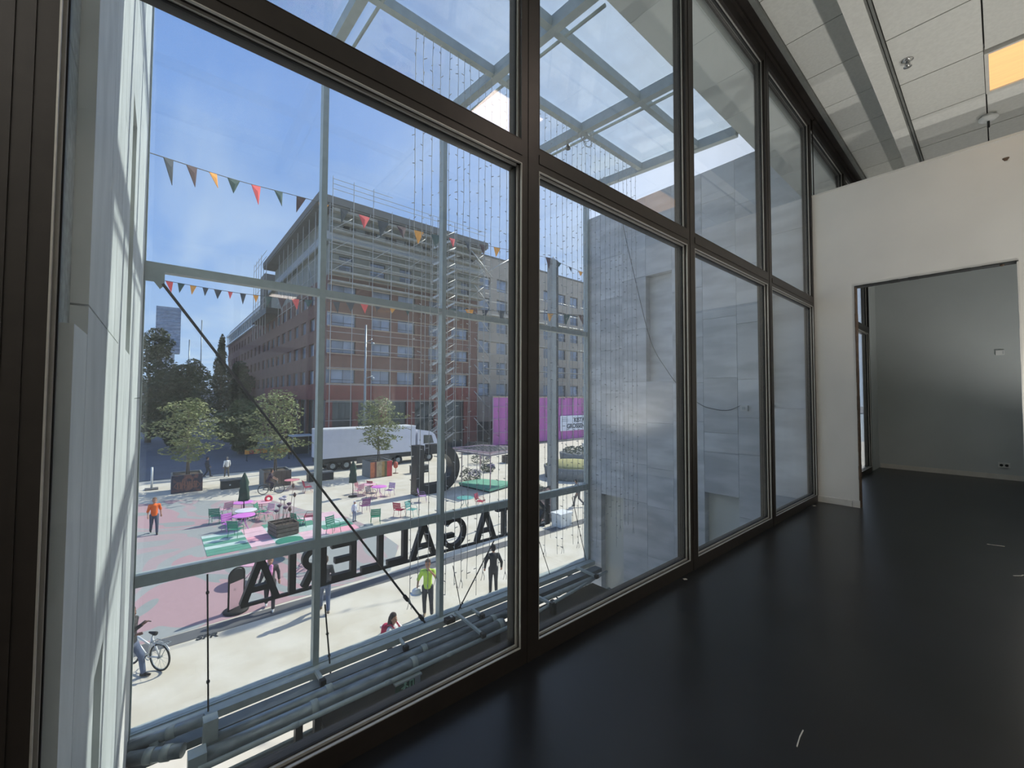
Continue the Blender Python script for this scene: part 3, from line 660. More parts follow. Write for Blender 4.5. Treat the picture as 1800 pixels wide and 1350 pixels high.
t = thing('wall_box', 'white socket box on the grey stone wall at the cable end', 'box', (-1.88, YR, 1.31)); B(-0.08, 0.08, -0.05, 0, -0.06, 0.06).build('box_cover', m_plastic, t); B(-0.03, 0.03, -0.055, -0.05, -0.03, 0.03).build('box_label', m_wall2, t)
t = thing('alarm_button', 'small red alarm knob on the stone wall', 'button', (-1.50, YR, 1.31)); MB().tube([(0, -0.05, 0), (0, 0, 0)], 0.045, 12).build('knob', mat('alarm_red', rgb(170, 60, 72), 0.5), t); MB().tube([(-.07, -.02, .02), (-.02, -.03, .0)], 0.01, 5).build('lead', MATS['alarm_red'], t)
t = thing('wall_sensor', 'small pale sensor above the red knob', 'sensor', (-1.50, YR, 1.56)); MB().lathe([(0.03, -0.03), (0.035, 0), (0.03, 0.03)]).build('sensor_head', m_plastic, t)
MB().tube([(0, -.01, -.03), (0, -.01, -.20)], 0.006, 5).build('lead', m_plastic, t)
# ================================================================== THE SQUARE
m_pave = mat('beige_paving', rgb(204, 194, 174), 0.85, 0, 0.08, 0.9, 0.02, c2=rgb(218, 210, 194), detail=8)
m_asph = mat('street_asphalt', rgb(104, 108, 116), 0.85, 0, 0.12, 0.6, detail=8)
m_strip = mat('dark_paving_strip', rgb(96, 96, 97), 0.85, 0, 0.08, 2)
m_far = mat('far_ground', rgb(96, 104, 92), 0.9, 0, 0.2, 0.05)
def camo():
    m = bpy.data.materials.new('pink_grey_ground_paint'); m.use_nodes = True; t = m.node_tree; N = t.nodes; K = t.links.new; b = N['Principled BSDF']
    b.inputs['Roughness'].default_value = 0.85
    tc = N.new('ShaderNodeTexCoord'); no = N.new('ShaderNodeTexNoise'); no.inputs['Scale'].default_value = 0.20; no.inputs['Detail'].default_value = 2.2; no.inputs['Distortion'].default_value = 1.0
    mp_ = N.new('ShaderNodeMapping'); mp_.inputs['Scale'].default_value = (0.8, 1, 1); K(tc.outputs['Object'], mp_.inputs[0]); K(mp_.outputs[0], no.inputs['Vector'])
    ra = N.new('ShaderNodeValToRGB'); ra.color_ramp.interpolation = 'CONSTANT'; e = ra.color_ramp.elements
    cs = [(0.0, rgb(156, 158, 154)), (0.40, rgb(172, 152, 152)), (0.46, rgb(158, 160, 156)), (0.52, rgb(178, 146, 148)), (0.60, rgb(148, 153, 149)), (0.66, rgb(174, 154, 155))]
    e[0].color = (*cs[0][1], 1); e[1].position = cs[1][0]; e[1].color = (*cs[1][1], 1)
    for p, c in cs[2:]: q = e.new(p); q.color = (*c, 1)
    K(no.outputs['Fac'], ra.inputs[0])
    n2 = N.new('ShaderNodeTexNoise'); n2.inputs['Scale'].default_value = 9; n2.inputs['Detail'].default_value = 6; K(tc.outputs['Object'], n2.inputs['Vector'])
    h = N.new('ShaderNodeHueSaturation'); mr = N.new('ShaderNodeMapRange'); mr.inputs['To Min'].default_value = 0.86; mr.inputs['To Max'].default_value = 1.14; K(n2.outputs['Fac'], mr.inputs[0]); K(mr.outputs[0], h.inputs['Value'])
    K(ra.outputs[0], h.inputs['Color']); K(h.outputs[0], b.inputs['Base Color']); return m
struct(B(-45.0, -0.1, -60, 90, GZ-0.5, GZ).build('pavement_square', m_pave), 'pale beige paving of the sunny square')
struct(B(-700, -45.0, -300, 15.2, GZ-0.6, GZ-0.10).build('road_street', m_asph), 'grey asphalt street beyond the square')
struct(B(-700, -45.0, 15.2, 500, GZ-0.6, GZ-0.06).build('pavement_far', m_asph), 'pavement in front of the brick building')
struct(B(-45.25, -45.0, -60, 90, GZ-0.3, GZ+0.02).build('kerb_stone', m_strip), 'low kerb between square and street')
flat = lambda poly, z0, z1: MB().prism(poly, z0, z1, lambda u, v, t: (u, v, t))
struct(flat([(-14.35, -6), (-14.38, 0.43), (-14.46, 3.14), (-14.6, 7.4), (-17.1, 8.95), (-20.3, 9.1), (-24.3, 8.6), (-26.8, 7.2), (-30.8, 6.15), (-33.5, 3.0), (-35.3, 0.8), (-35.3, -6)], GZ+0.001, GZ+0.006).build('ground_paint', camo()), 'pink and grey painted patch of the square')
struct(B(-14.33, -13.72, -40, 60, GZ+0.001, GZ+0.010).build('pavement_strip', m_strip), 'dark paving band along the front of the hall')
# painted mats of stripes
m_pinkp = mat('pink_ground_paint', rgb(228, 190, 198), 0.85, 0, 0.10, 2.5); m_greenp = mat('green_ground_paint', rgb(92, 150, 128), 0.85, 0, 0.10, 2.5); m_pale = mat('pale_green_paint', rgb(188, 208, 200), 0.85, 0, 0.08, 2.5)
m_salmon = mat('salmon_ground_paint', rgb(236, 168, 180), 0.85, 0, 0.08, 2.5)
def mat_block(name, label, x0, x1, y0, y1, cols):
    t = thing(name, label, 'rug', (0, 0, GZ+0.007)); n = len(cols)
    for i, c in enumerate(cols):
        a = x0 + (x1-x0)*i/n; b = x0 + (x1-x0)*(i+1)/n; B(a+.01, b-.01, y0, y1, 0, 0.012).build('stripe', c, t)
mat_block('striped_rug', 'green and pale striped ground mat nearest the sandwich board', -24.7, -21.25, 1.8, 3.5, [m_pale, m_greenp, m_pale, m_greenp, m_pale, m_greenp, m_greenp])
mat_block('striped_rug', 'plain pink ground mat beside the flower crate', -24.7, -21.3, 3.5, 4.5, [m_pinkp, m_pinkp, m_salmon, m_pinkp])
mat_block('striped_rug', 'green striped ground mat under the flower crate', -25.0, -20.6, 4.5, 5.7, [m_greenp, m_pale, m_greenp, m_greenp, m_pale, m_greenp])
mat_block('striped_rug', 'pale pink ground mat by the first post', -25.2, -20.3, 5.7, 6.9, [m_pinkp, m_greenp, m_pale, m_pinkp, m_pinkp])
mat_block('striped_rug', 'green and pink ground mat right of the first post', -25.4, -20.1, 6.9, 8.5, [m_pinkp, m_pinkp, m_pale, m_greenp, m_salmon, m_salmon])
# lettering sprayed on the paving
def text(s, size, ext, name, m, parent, loc, rot, align='LEFT', bold=0.0):
    cu = bpy.data.curves.new(name, 'FONT'); cu.body = s; cu.size = size; cu.extrude = ext; cu.align_x = align; cu.offset = bold
    o = bpy.data.objects.new(name, cu); col.objects.link(o)
    me = bpy.data.meshes.new_from_object(o.evaluated_get(bpy.context.evaluated_depsgraph_get())); bpy.data.objects.remove(o); bpy.data.curves.remove(cu)
    me.materials.clear(); me.materials.append(m); q = bpy.data.objects.new(name, me); col.objects.link(q); q.location = loc; q.rotation_euler = rot
    if parent: q.parent = parent
    return q
tag(text('SPR', 0.34, 0.004, 'pavement_lettering', m_dark, None, (-13.6, 0.98, GZ+0.012), (0, 0, R(75)), bold=0.01), 'faint dark letters sprayed on the beige paving', 'lettering')

# ---- foliage helper
def leaves(mb, centres, n, size, rnd, flat_=0.55):
    for _ in range(n):
        c, r_ = rnd.choice(centres)
        while True:
            d = Vector((rnd.uniform(-1, 1), rnd.uniform(-1, 1), rnd.uniform(-1, 1)))
            if 0.15 < d.length < 1: break
        d = d.normalized() * (d.length ** 0.45)
        p = Vector(c) + Vector((d.x*r_[0], d.y*r_[1], d.z*r_[2]))
        a = rnd.uniform(0, 6.283); t1 = Vector((math.cos(a), math.sin(a), rnd.uniform(-flat_, flat_))).normalized(); up = Vector((rnd.uniform(-1, 1), rnd.uniform(-1, 1), rnd.uniform(0.2, 1.4)))
        t2 = up.cross(t1).normalized(); s_ = size*rnd.uniform(0.6, 1.25)
        n_ = t1.cross(t2)*s_*0.18
        mb.add([p-t1*s_*0.55, p+t2*s_*0.3+n_, p+t1*s_*0.55, p-t2*s_*0.3+n_], [(0, 1, 2), (0, 2, 3)])
    return mb
def leafmat(name, c, c2):
    m = mat(name, c, 0.6, 0, 0, 0.9, c2=c2, lo=0.35, hi=0.65, spec=0.3); b = m.node_tree.nodes['Principled BSDF']
    b.inputs['Subsurface Weight'].default_value = 0.0
    return m
m_leaf = leafmat('young_tree_leaf', rgb(112, 122, 76), rgb(164, 168, 116)); m_leafd = leafmat('dark_tree_leaf', rgb(46, 60, 44), rgb(72, 86, 60)); m_bark = mat('bark', rgb(120, 110, 98), 0.9, 0, 0.2, 12)
m_leafm = leafmat('mid_tree_leaf', rgb(70, 84, 56), rgb(100, 110, 72))
def young_tree(label, loc, h_, w_, seed, trunk=1.5):
    rn = random.Random(seed); t = thing('young_tree', label, 'tree', loc)
    MB().tube([(0, 0, 0), (rn.uniform(-.05, .05), .03, trunk), (rn.uniform(-.1, .1), 0, h_*.65), (0, 0, h_*.97)], [.07, .06, .04, .012], 8).build('trunk', m_bark, t)
    MB().tube([(.12, .14, 0), (.06, .1, trunk*.8), (.0, .05, trunk*1.5)], [.04, .035, .02], 6).build('stake', m_bark, t)
    br = MB(); cs = []
    n = 17
    for i in range(n):
        f = (i+0.5)/n; z = trunk*.75 + (h_-trunk*.75)*f; wid = w_/2*(0.35+0.75*math.sin(math.pi*min(1, (1-f)*.80+.10)))*rn.uniform(.65, 1.1); a = i*2.4 + rn.uniform(-.4, .4)
        e_ = Vector((math.cos(a)*wid*.75, math.sin(a)*wid*.75, z + .15)); br.tube([(0, 0, z-.3), e_*.5 + Vector((0, 0, z*.5-.1)), e_], [.025, .018, .008], 5, False)
        cs.append((e_*.95, (wid*.55, wid*.55, h_*.055))); cs.append((Vector((e_.x*.4, e_.y*.4, z+.1)), (wid*.6, wid*.6, h_*.06)))
    br.build('branches', m_bark, t)['kind'] = 'stuff'
    leaves(MB(), cs, 2300, 0.24, rn).build('foliage', m_leaf, t)['kind'] = 'stuff'
m_box = mat('planter_concrete', rgb(128, 130, 128), 0.8, 0, 0.1, 4); m_soil = mat('soil', rgb(84, 72, 60), 0.95, 0, 0.2, 12)
def planter(label, c, sx, sy, h_, faces, rz=0.0):
    t = thing('tree_planter', label, 'planter', (c[0], c[1], GZ), rz); a, b = sx/2, sy/2
    mb = MB(); mb.box(-a, -a+.1, -b, b, 0, h_).box(a-.1, a, -b, b, 0, h_).box(-a+.1, a-.1, -b, -b+.1, 0, h_).box(-a+.1, a-.1, b-.1, b, 0, h_); mb.build('box_walls', m_box, t)
    B(-a+.1, a-.1, -b+.1, b-.1, 0.05, h_-.12).build('soil', m_soil, t)
    faces(t, a, b, h_)
def art1(t, a, b, h_):
    m = mat('mural_dark', rgb(58, 58, 72), 0.7, 0, 0, 2.2, c2=rgb(140, 96, 84), lo=.5, hi=.6); B(a, a+.02, -b, b, .02, h_-.02).build('mural_front', m, t)
    pk = MB()
    for i in range(9):
        y0 = -b*.6 + i*b*.15; pk.bar((a+.03, y0, h_*.62), (a+.03, y0+b*.05*math.sin(i*2), h_*.22), .10, .02, (1, 0, 0))
    pk.torus((a+.025, 0, h_*.62), (1, 0, 0), h_*.22, .04, 18, 5); pk.torus((a+.025, b*.55, h_*.4), (1, 0, 0), h_*.16, .03, 16, 5); pk.torus((a+.025, -b*.55, h_*.4), (1, 0, 0), h_*.16, .03, 16, 5)
    pk.build('mural_figure', mat('mural_rust', rgb(150, 104, 88), 0.8, 0, .2, 8), t)
def art2(t, a, b, h_):
    m = mat('mural_brown', rgb(96, 84, 76), 0.8, 0, 0, 1.6, c2=rgb(132, 116, 100)); B(a, a+.02, -b, b, .02, h_-.02).build('mural_front', m, t)
    for i in range(5): B(a+.02, a+.03, -b+.1+i*b*.38, -b+.1+i*b*.38+.05, .1, h_-.1).build('mural_line', m_soil, t)
def art3(t, a, b, h_):
    for i, (c, w0, w1) in enumerate((((196, 120, 84), -1, -.62), ((120, 66, 56), -.62, -.45), ((178, 160, 128), -.45, .05), ((170, 136, 84), .05, .3), ((96, 96, 62), .3, .52), ((196, 72, 76), .52, 1))):
        B(a, a+.02+.003*i, b*w0, b*w1, .02, h_-.02).build('mural_panel', mat('mural_c%d' % i, rgb(*c), 0.8, 0, .2, 4), t)
    B(-a, a-.05, -b-.02, -b, .02, h_-.02).build('mural_side', m_box, t)
planter('dark planter box with a rust-coloured mural, leftmost of three', (-38.6, 1.75), 1.9, 1.85, 1.32, art1); young_tree('young leafy tree in the leftmost planter', (-38.7, 1.75, GZ+1.2), 5.55, 4.7, 11)
planter('brown planter box behind the cyclist', (-36.6, 7.35), 1.9, 1.95, 1.25, art2); young_tree('young leafy tree in the middle planter behind the cyclist', (-36.7, 7.3, GZ+1.12), 6.3, 5.2, 12)
planter('planter box with orange and red mural in front of the white truck', (-35.2, 15.3), 1.9, 2.0, 1.42, art3); young_tree('young leafy tree in front of the white truck', (-35.3, 15.4, GZ+1.3), 5.6, 4.4, 13)
def bench(label, c, l_, w_=0.7, h_=0.72, rz=0):
    t = thing('block_bench', label, 'bench', (c[0], c[1], GZ), rz); B(-w_/2, w_/2, -l_/2, l_/2, 0, h_-.12).build('block', m_dark, t); B(-w_/2-.03, w_/2+.03, -l_/2-.03, l_/2+.03, h_-.09, h_).build('seat_slab', mat('bench_top', rgb(120, 120, 118), .7), t)
    MB().tube([(w_/2, -.1, h_*.42), (w_/2+.01, -.1, h_*.42)], .06, 10).build('emblem', m_plastic, t)
bench('dark block bench with a pale emblem near the white-clad walker', (-37.4, 4.45), 1.35); bench('dark block bench right of the first post', (-36.2, 10.7), 2.0); bench('dark block bench behind the black sculpture', (-34.2, 19.0), 1.6)

# ---- closed parasols
m_parasol = mat('dark_green_canvas', rgb(30, 62, 50), 0.75, 0, .25, 6)
def parasol(label, loc, h_):
    t = thing('closed_parasol', label, 'parasol', loc); MB().tube([(0, 0, 0), (0, 0, h_)], .025, 8).build('pole', m_dark, t)
    prof = [(.05, h_*.38), (.26, h_*.40), (.23, h_*.52), (.24, h_*.60), (.17, h_*.70), (.20, h_*.78), (.12, h_*.9), (.03, h_)]
    n = 18; vs_, fs = [], []
    for r_, z in prof:
        for k in range(n): q = 2*math.pi*k/n; rr = r_*(1+.22*math.cos(q*6+z*2)); vs_.append((rr*math.cos(q), rr*math.sin(q), z))
    for i in range(len(prof)-1):
        for k in range(n): fs.append((i*n+k, i*n+(k+1) % n, (i+1)*n+(k+1) % n, (i+1)*n+k))
    MB().add(vs_, fs, True).build('folded_canvas', m_parasol, t)
    MB().lathe([(.30, 0), (.30, .05), (.05, .09)]).build('base', m_soil, t); MB().torus((0, 0, h_*.56), (0, 0, 1), .25, .02, 16, 5).build('tie_strap', m_dark, t)
parasol('closed dark green parasol standing among the pink tables', (-27.05, 3.93, GZ), 2.68); parasol('closed dark green parasol beside the orange and red planter', (-28.5, 10.76, GZ), 2.56)

# ---- tables and chairs of painted metal
COL = {k: mat('metal_' + k, rgb(*v), 0.45, 0, .06, 5) for k, v in dict(pink=(238, 182, 196), magenta=(226, 132, 216), red=(168, 44, 74), green=(62, 140, 112), purple=(140, 84, 132), lilac=(176, 140, 190), teal=(104, 168, 160), salmon=(232, 150, 158), grey=(120, 112, 118), white=(232, 228, 232)).items()}
def chair0():
    t = thing('garden_chair', 'x', 'chair', (0, 0, -100), 0, 'painted metal chairs on the square')
    m = COL['pink']
    for i in range(5): B(-.23+i*.095, -.23+i*.095+.08, -.24, .24, .40, .42).build('seat_slat', m, t)
    for i in range(4): MB().bar((-.25-.02*i, 0, .50+i*.10), (-.25-.02*i-.018, 0, .58+i*.10), .02, .50, (0, 1, 0)).build('back_slat', m, t)
    MB().tube([(-.24, -.25, .40), (-.36, -.25, .92)], .014, 6).tube([(-.24, .25, .40), (-.36, .25, .92)], .014, 6).build('back_frame', m, t)
    for sx, sy in ((1, 1), (1, -1), (-1, 1), (-1, -1)): MB().tube([(.2*sx, .23*sy, .41), (.28*sx, .25*sy, 0)], .013, 6).build('leg', m, t)
    MB().tube([(-.30, .27, .62), (.1, .27, .62), (.22, .25, .41)], .012, 6).tube([(-.30, -.27, .62), (.1, -.27, .62), (.22, -.25, .41)], .012, 6).build('armrest', m, t)
    return t
def table0():
    t = thing('bistro_table', 'x', 'table', (0, 0, -100), 0, 'painted metal tables on the square')
    MB().lathe([(.52, .70), (.54, .705), (.54, .73), (.52, .735)], n=24).build('table_top', COL['pink'], t)
    for a in (0, 2.094, 4.189): MB().tube([(.06*math.cos(a), .06*math.sin(a), .70), (.10*math.cos(a), .10*math.sin(a), .35), (.38*math.cos(a), .38*math.sin(a), 0)], .016, 6).build('leg', COL['pink'], t)
    return t
C0, T0 = chair0(), table0(); used = {}
def put(src, label, x, y_, deg, c):
    key = (src.name, c)
    mm = {n: COL[c] for n in ('seat_slat', 'back_slat', 'back_frame', 'leg', 'armrest', 'table_top')}
    if key not in used:
        r = copy_tree(src, label, (x, y_, GZ), R(deg), None, mm); used[key] = r
    else: r = copy_tree(used[key], label, (x, y_, GZ), R(deg))
    return r
CH = [('pale pink chair left of the closed parasol', -28.4, 3.2, 200, 'pink'), ('green chair at the far left of the pink tables', -27.1, 2.6, 160, 'green'), ('magenta chair in front of the leftmost tables', -24.9, 3.0, 20, 'magenta'),
      ('green chair on the striped mat', -23.6, 3.15, 140, 'green'), ('dark green chair right of the parasol', -26.5, 4.75, 60, 'green'), ('pale pink chair right of the parasol', -25.9, 4.9, 300, 'pink'), ('red chair beside the coral table', -32.0, 8.65, 90, 'red'),
      ('red chair standing at the first post', -23.7, 6.6, 250, 'red'), ('green chair on the mat right of the first post', -20.9, 7.1, 20, 'green'), ('green chair on the pale mat left of the first post', -23.1, 5.95, 110, 'green'), ('red chair behind the second parasol', -29.0, 12.4, 120, 'red'), ('lilac chair right of the pink table', -27.1, 12.9, 300, 'lilac'),
      ('grey chair with white cushion near the second parasol', -26.9, 11.5, 30, 'grey'), ('purple slatted chair in the middle of the paving', -24.0, 9.9, 180, 'purple'), ('pale pink chair beside the second parasol', -28.4, 11.1, 200, 'pink'), ('salmon chair in front of the red planter', -29.4, 11.6, 100, 'salmon'),
      ('bright green chair near the lower rail', -21.3, 9.5, 160, 'green'), ('red chair left of the second post', -21.7, 11.15, 120, 'red'), ('teal chair touching the second post', -21.3, 11.75, 30, 'teal'), ('lilac chair in the shadow of the sculpture', -24.0, 13.9, 60, 'lilac'), ('red chair in the shade right of the second post', -20.3, 16.1, 30, 'red')]
for c in CH: put(C0, *c)
TB = [('magenta round table under the closed parasol', -28.2, 4.05, 0, 'magenta'), ('pale pink round table right of the parasol pole', -27.6, 4.9, 10, 'pink'), ('magenta round table nearest the striped mat', -24.9, 3.65, 30, 'magenta'), ('coral round table behind the tall flowers', -33.9, 8.0, 0, 'salmon'),
      ('pale pink round table by the second parasol', -28.6, 11.9, 0, 'pink'), ('small pink round table among the far chairs', -27.3, 12.2, 0, 'magenta'), ('teal round table in the sculpture shadow', -20.6, 15.1, 0, 'teal'), ('white round table at the parasol foot', -26.0, 3.9, 0, 'white'), ('pale pink folding table behind the letters', -17.2, 3.0, 0, 'pink'), ('green round table behind the first letters', -19.0, 4.6, 0, 'green')]
for c in TB: put(T0, *c)
for src in (C0, T0):
    for ch in list(src.children): bpy.data.objects.remove(ch)
    bpy.data.objects.remove(src)

# ---- wooden crate with tall metal flowers
t = thing('flower_crate', 'wooden crate planter standing on the green striped mat', 'planter', (-22.6, 5.1, GZ), R(8)); m_crate = mat('crate_wood', rgb(112, 100, 88), .85, 0, .25, 9)
for z in (.06, .26, .46):
    for s_ in (-1, 1): B(-.62, .62, s_*.52-.02, s_*.52+.02, z, z+.17).build('plank', m_crate, t); B(s_*.62-.02, s_*.62+.02, -.5, .5, z, z+.17).build('plank', m_crate, t)
B(-.6, .6, -.5, .5, .05, .55).build('soil', m_soil, t); B(-.03, .03, -.5, .5, .55, .66).build('divider', m_crate, t)
m_stem = mat('flower_stem', rgb(150, 130, 120), .7); m_head = {'plum': mat('flower_plum', rgb(112, 84, 104), .7, 0, .2, 9), 'white': mat('flower_white', rgb(206, 196, 200), .7), 'red': mat('flower_red', rgb(214, 60, 84), .7), 'brown': mat('flower_brown', rgb(96, 70, 62), .7)}
rn = random.Random(5)
for i, (dx_, dy_, hh, cc, nm) in enumerate(((.3, -.42, 1.25, 'plum', 'plum flower at the left edge'), (.1, -.30, 1.45, 'plum', 'plum flower second from the left'), (-.1, -.2, 1.75, 'white', 'pale flower high at the left'), (.3, -.12, 1.35, 'plum', 'plum flower low in the centre'),
        (-.2, .0, 1.8, 'white', 'pale flower at the top centre'), (.2, .08, 1.5, 'plum', 'round plum flower in the centre'), (-.1, .18, 1.7, 'white', 'pale flower right of centre'), (.3, .24, 1.2, 'brown', 'small brown bud at the right'), (-.2, .34, 2.3, 'brown', 'tallest brown tulip at the right'), (.0, .46, 1.85, 'brown', 'brown trumpet flower at the right edge'))):
    b_ = thing('metal_flower', 'tall %s of the crate' % nm, 'flower', (-22.6+dx_, 5.1+dy_, GZ+.55), 0, 'tall flowers in the crate')
    sw = rn.uniform(-.15, .15); MB().tube([(0, 0, 0), (0, sw*.3, hh*.5-.3), (0, sw, hh-.55)], .014, 5).build('stem', m_stem, b_)
    MB().lathe([(.02, 0), (.09, .05), (.13, .12), (.05, .16)] if cc != 'brown' else [(.02, 0), (.08, .08), (.05, .2), (.02, .25)], (0, sw, hh-.58), 10).build('flower_head', m_head[cc], b_)
b_ = thing('metal_flower', 'single red ring-shaped flower left of the crate', 'flower', (-27.6, 5.3, GZ)); MB().tube([(0, 0, 0), (0, 0, .75)], .014, 5).build('stem', m_stem, b_); MB().torus((0, 0, .86), (1, 0, .5), .16, .07, 16, 6).build('flower_head', m_head['red'], b_)

# ---- big black sculpture: an upright bar joined to a mirrored round letter
t = thing('letter_sculpture', 'huge black letter sculpture standing behind the second post', 'sculpture', (-26.1, 14.3, GZ)); m_sc = mat('sculpture_black', rgb(34, 34, 36), .35, .1, .15, 2)
H_ = 3.6
B(-.42, .42, 0, .62, 0, H_).build('upright', m_sc, t)
mb = MB(); f2 = lambda u, v, q: (q, u, v)
def seg(p): mb.prism(p, -.42, .42, f2)
seg([(.62, 0), (2.0, 0), (2.0, .68), (.62, .68)]); seg([(1.12, H_-.68), (2.0, H_-.68), (2.0, H_), (1.12, H_)])
n = 16
for i in range(n):
    a0, a1 = R(-90+180*i/n), R(-90+180*(i+1)/n); ro, ri = H_/2, H_/2-.68
    seg([(2.0+ri*.92*math.cos(a0), ro+ri*math.sin(a0)), (2.0+ro*.95*math.cos(a0), ro+ro*math.sin(a0)), (2.0+ro*.95*math.cos(a1), ro+ro*math.sin(a1)), (2.0+ri*.92*math.cos(a1), ro+ri*math.sin(a1))])
mb.build('bowl', m_sc, t)

# ---- green play platform with a hooped net frame above it
t = thing('play_platform', 'low mint green platform with a tall pink net frame', 'platform', (-25.2, 20.0, GZ)); m_mintp = mat('mint_deck', rgb(116, 176, 150), .7, 0, .05, 3)
poly = [(-1.5, -1.4), (2.1, -1.0), (1.3, 2.3), (-1.6, 0.9)]
flat(poly, .12, .30).build('deck', m_mintp, t); flat([(a*.97, b*.97) for a, b in poly], 0, .12).build('skirt', m_dark, t)
m_tube = mat('pink_tube', rgb(206, 172, 178), .4, 0, .05, 5)
for a, b in ((1.95, -.85), (-1.35, .6), (1.2, 2.1), (-1.4, -1.2)): MB().tube([(a, b, .28), (a, b, 3.05)], .045, 8).build('upright_pole', m_tube, t)
hoop = [(a*1.15, b*1.3, 3.05) for a, b in poly] + [(poly[0][0]*1.15, poly[0][1]*1.3, 3.05)]
MB().tube(hoop, .06, 8).build('top_rail', m_tube, t)
mb = MB()
for i in range(1, 9):
    f = i/9; q = [Vector(h_) for h_ in hoop[:4]]; mb.tube([q[0].lerp(q[1], f), q[3].lerp(q[2], f)], .02, 4).tube([q[0].lerp(q[3], f), q[1].lerp(q[2], f)], .02, 4)
mb.build('net', m_strip, t)['kind'] = 'stuff'
flat([(a*1.12, b*1.25) for a, b in poly], 2.78, 2.86).build('canopy_sheet', mat('mesh_sheet', rgb(132, 124, 130), .8, 0, .1, 4), t)

# ---- lavender and shrubs
m_lav = leafmat('lavender_leaf', rgb(84, 92, 78), rgb(120, 124, 104)); m_lavf = leafmat('lavender_bloom', rgb(104, 96, 150), rgb(142, 130, 180))
def shrub(label, loc, r_, seed, bloom=True):
    rn_ = random.Random(seed); t = thing('shrub', label, 'shrub', loc); leaves(MB(), [((0, 0, r_*.5), (r_, r_, r_*.55))], 420, .16, rn_, 1.4).build('foliage', m_lav, t)['kind'] = 'stuff'
    MB().tube([(0, 0, 0), (.05, 0, r_*.5)], [.06, .03], 6).build('stem', m_bark, t)
    if bloom: leaves(MB(), [((r_*.3, r_*.3, r_*.75), (r_*.6, r_*.6, r_*.35))], 160, .13, rn_, 1.4).build('blossom', m_lavf, t)['kind'] = 'stuff'
shrub('lavender shrub right of the sculpture, farther one', (-34.8, 26.7, GZ), 1.1, 1); shrub('lavender shrub right behind the sculpture', (-28.0, 20.6, GZ), .95, 2); shrub('grey green shrub right of the mint platform', (-23.9, 22.6, GZ), .75, 3, False); shrub('grey shrub behind the pylon', (-20.5, 21.3, GZ), .7, 4, False); shrub('small lavender shrub beyond the platform', (-30.5, 24.4, GZ), .7, 6)
t = thing('crate_seat', 'grey brown crate seat beyond the mint platform', 'crate', (-33.6, 30.2, GZ))
for i in range(4): B(-.5, .5, -1.2, 1.2, .05+i*.2, .20+i*.2).build('plank', m_crate, t)
B(-.45, .45, -1.1, 1.1, 0, .8).build('crate_core', m_soil, t)
# grass bed with kerb, white blocks, pylon, billboard on the right
m_grass = mat('dry_grass', rgb(168, 162, 110), .95, 0, .2, 8)
t = thing('grass_planter', 'raised oval planter of dry yellow grass behind the pylon', 'planter', (-23.6, 29.0, GZ), R(30)); MB().lathe([(2.6, 0), (2.75, 1.0), (2.6, 1.05)], n=28).build('kerb', m_box, t); MB().lathe([(2.6, 1.0), (2.4, 1.25), (.5, 1.45)], n=28).build('grass_top', m_grass, t)
t = thing('grass_planter', 'second raised planter with dark shrubs farther back', 'planter', (-29.5, 37.0, GZ)); MB().lathe([(2.4, 0), (2.5, .9), (2.35, .95)], n=28).build('kerb', m_box, t); leaves(MB(), [((0, 0, 1.1), (2.2, 2.2, .5))], 500, .3, rn, 1.2).build('foliage', m_lav, t)['kind'] = 'stuff'
for i, (x, yy, d, lb) in enumerate(((-14.3, 17.35, (.7, .9, .75), 'white stone block at the foot of the pylon'), (-36, 48, (1.2, 5, .8), 'long white stone bench beyond the planters'), (-33, 43, (.8, 2.4, .9), 'white stone block beyond the grass planter'))):
    t = thing('stone_block', lb, 'block', (x, yy, GZ)); B(-d[0]/2, d[0]/2, -d[1]/2, d[1]/2, 0, d[2]*.85).build('block_body', m_stone2, t); B(-d[0]/2-.04, d[0]/2+.04, -d[1]/2-.04, d[1]/2+.04, d[2]*.87, d[2]).build('block_top', mat('white_stone', rgb(226, 228, 228), .7), t)
t = thing('pylon', 'tall square grey pylon holding the bunting', 'pylon', (-15.6, 17.95, GZ)); m_py = mat('pylon_concrete', rgb(150, 152, 148), .8, 0, .1, 3)
B(-.22, .22, -.22, .22, 0, 15.45).build('shaft', m_py, t); B(-.24, .24, .22, .26, .3, 15.4).build('dark_channel', m_dark, t); B(.22, .24, .10, .22, .5, 15.4).build('dark_channel', m_dark, t); B(-.28, .28, -.28, .28, 0, .5).build('plinth', m_py, t)
MB().tube([(0, 0, 15.45), (0, .1, 15.7)], .04, 6).torus((0, 0, 15.55), (0, 0, 1), .15, .02, 12, 5).build('cable_ring', m_wire, t)
t = thing('poster_stand', 'dark framed poster stand in front of the pylon', 'poster', (-15.2, 16.9, GZ), R(15)); B(-.05, .05, -.65, .65, .15, 2.0).build('frame', m_dark, t)
mp2 = mat('poster_print', rgb(60, 52, 54), .5, 0, 0, 3.0, c2=rgb(170, 140, 140), lo=.48, hi=.6); B(.05, .06, -.58, .58, .22, 1.92).build('poster_print', mp2, t)
for s_ in (-.55, .55): B(-.3, .3, s_-.04, s_+.04, 0, .15).build('foot', m_dark, t)
t = thing('lamp_stand', 'thin steel floodlight mast left of the pylon', 'lamp', (-17.0, 17.2, GZ)); MB().tube([(0, 0, 0), (0, 0, 10.2)], .05, 8).build('mast', m_steel, t); MB().lathe([(.16, 0), (.16, .12), (.06, .2)]).build('foot', m_steel, t); B(-.08, .08, -.16, .16, 10.1, 10.3).build('lamp_head', m_dark, t)
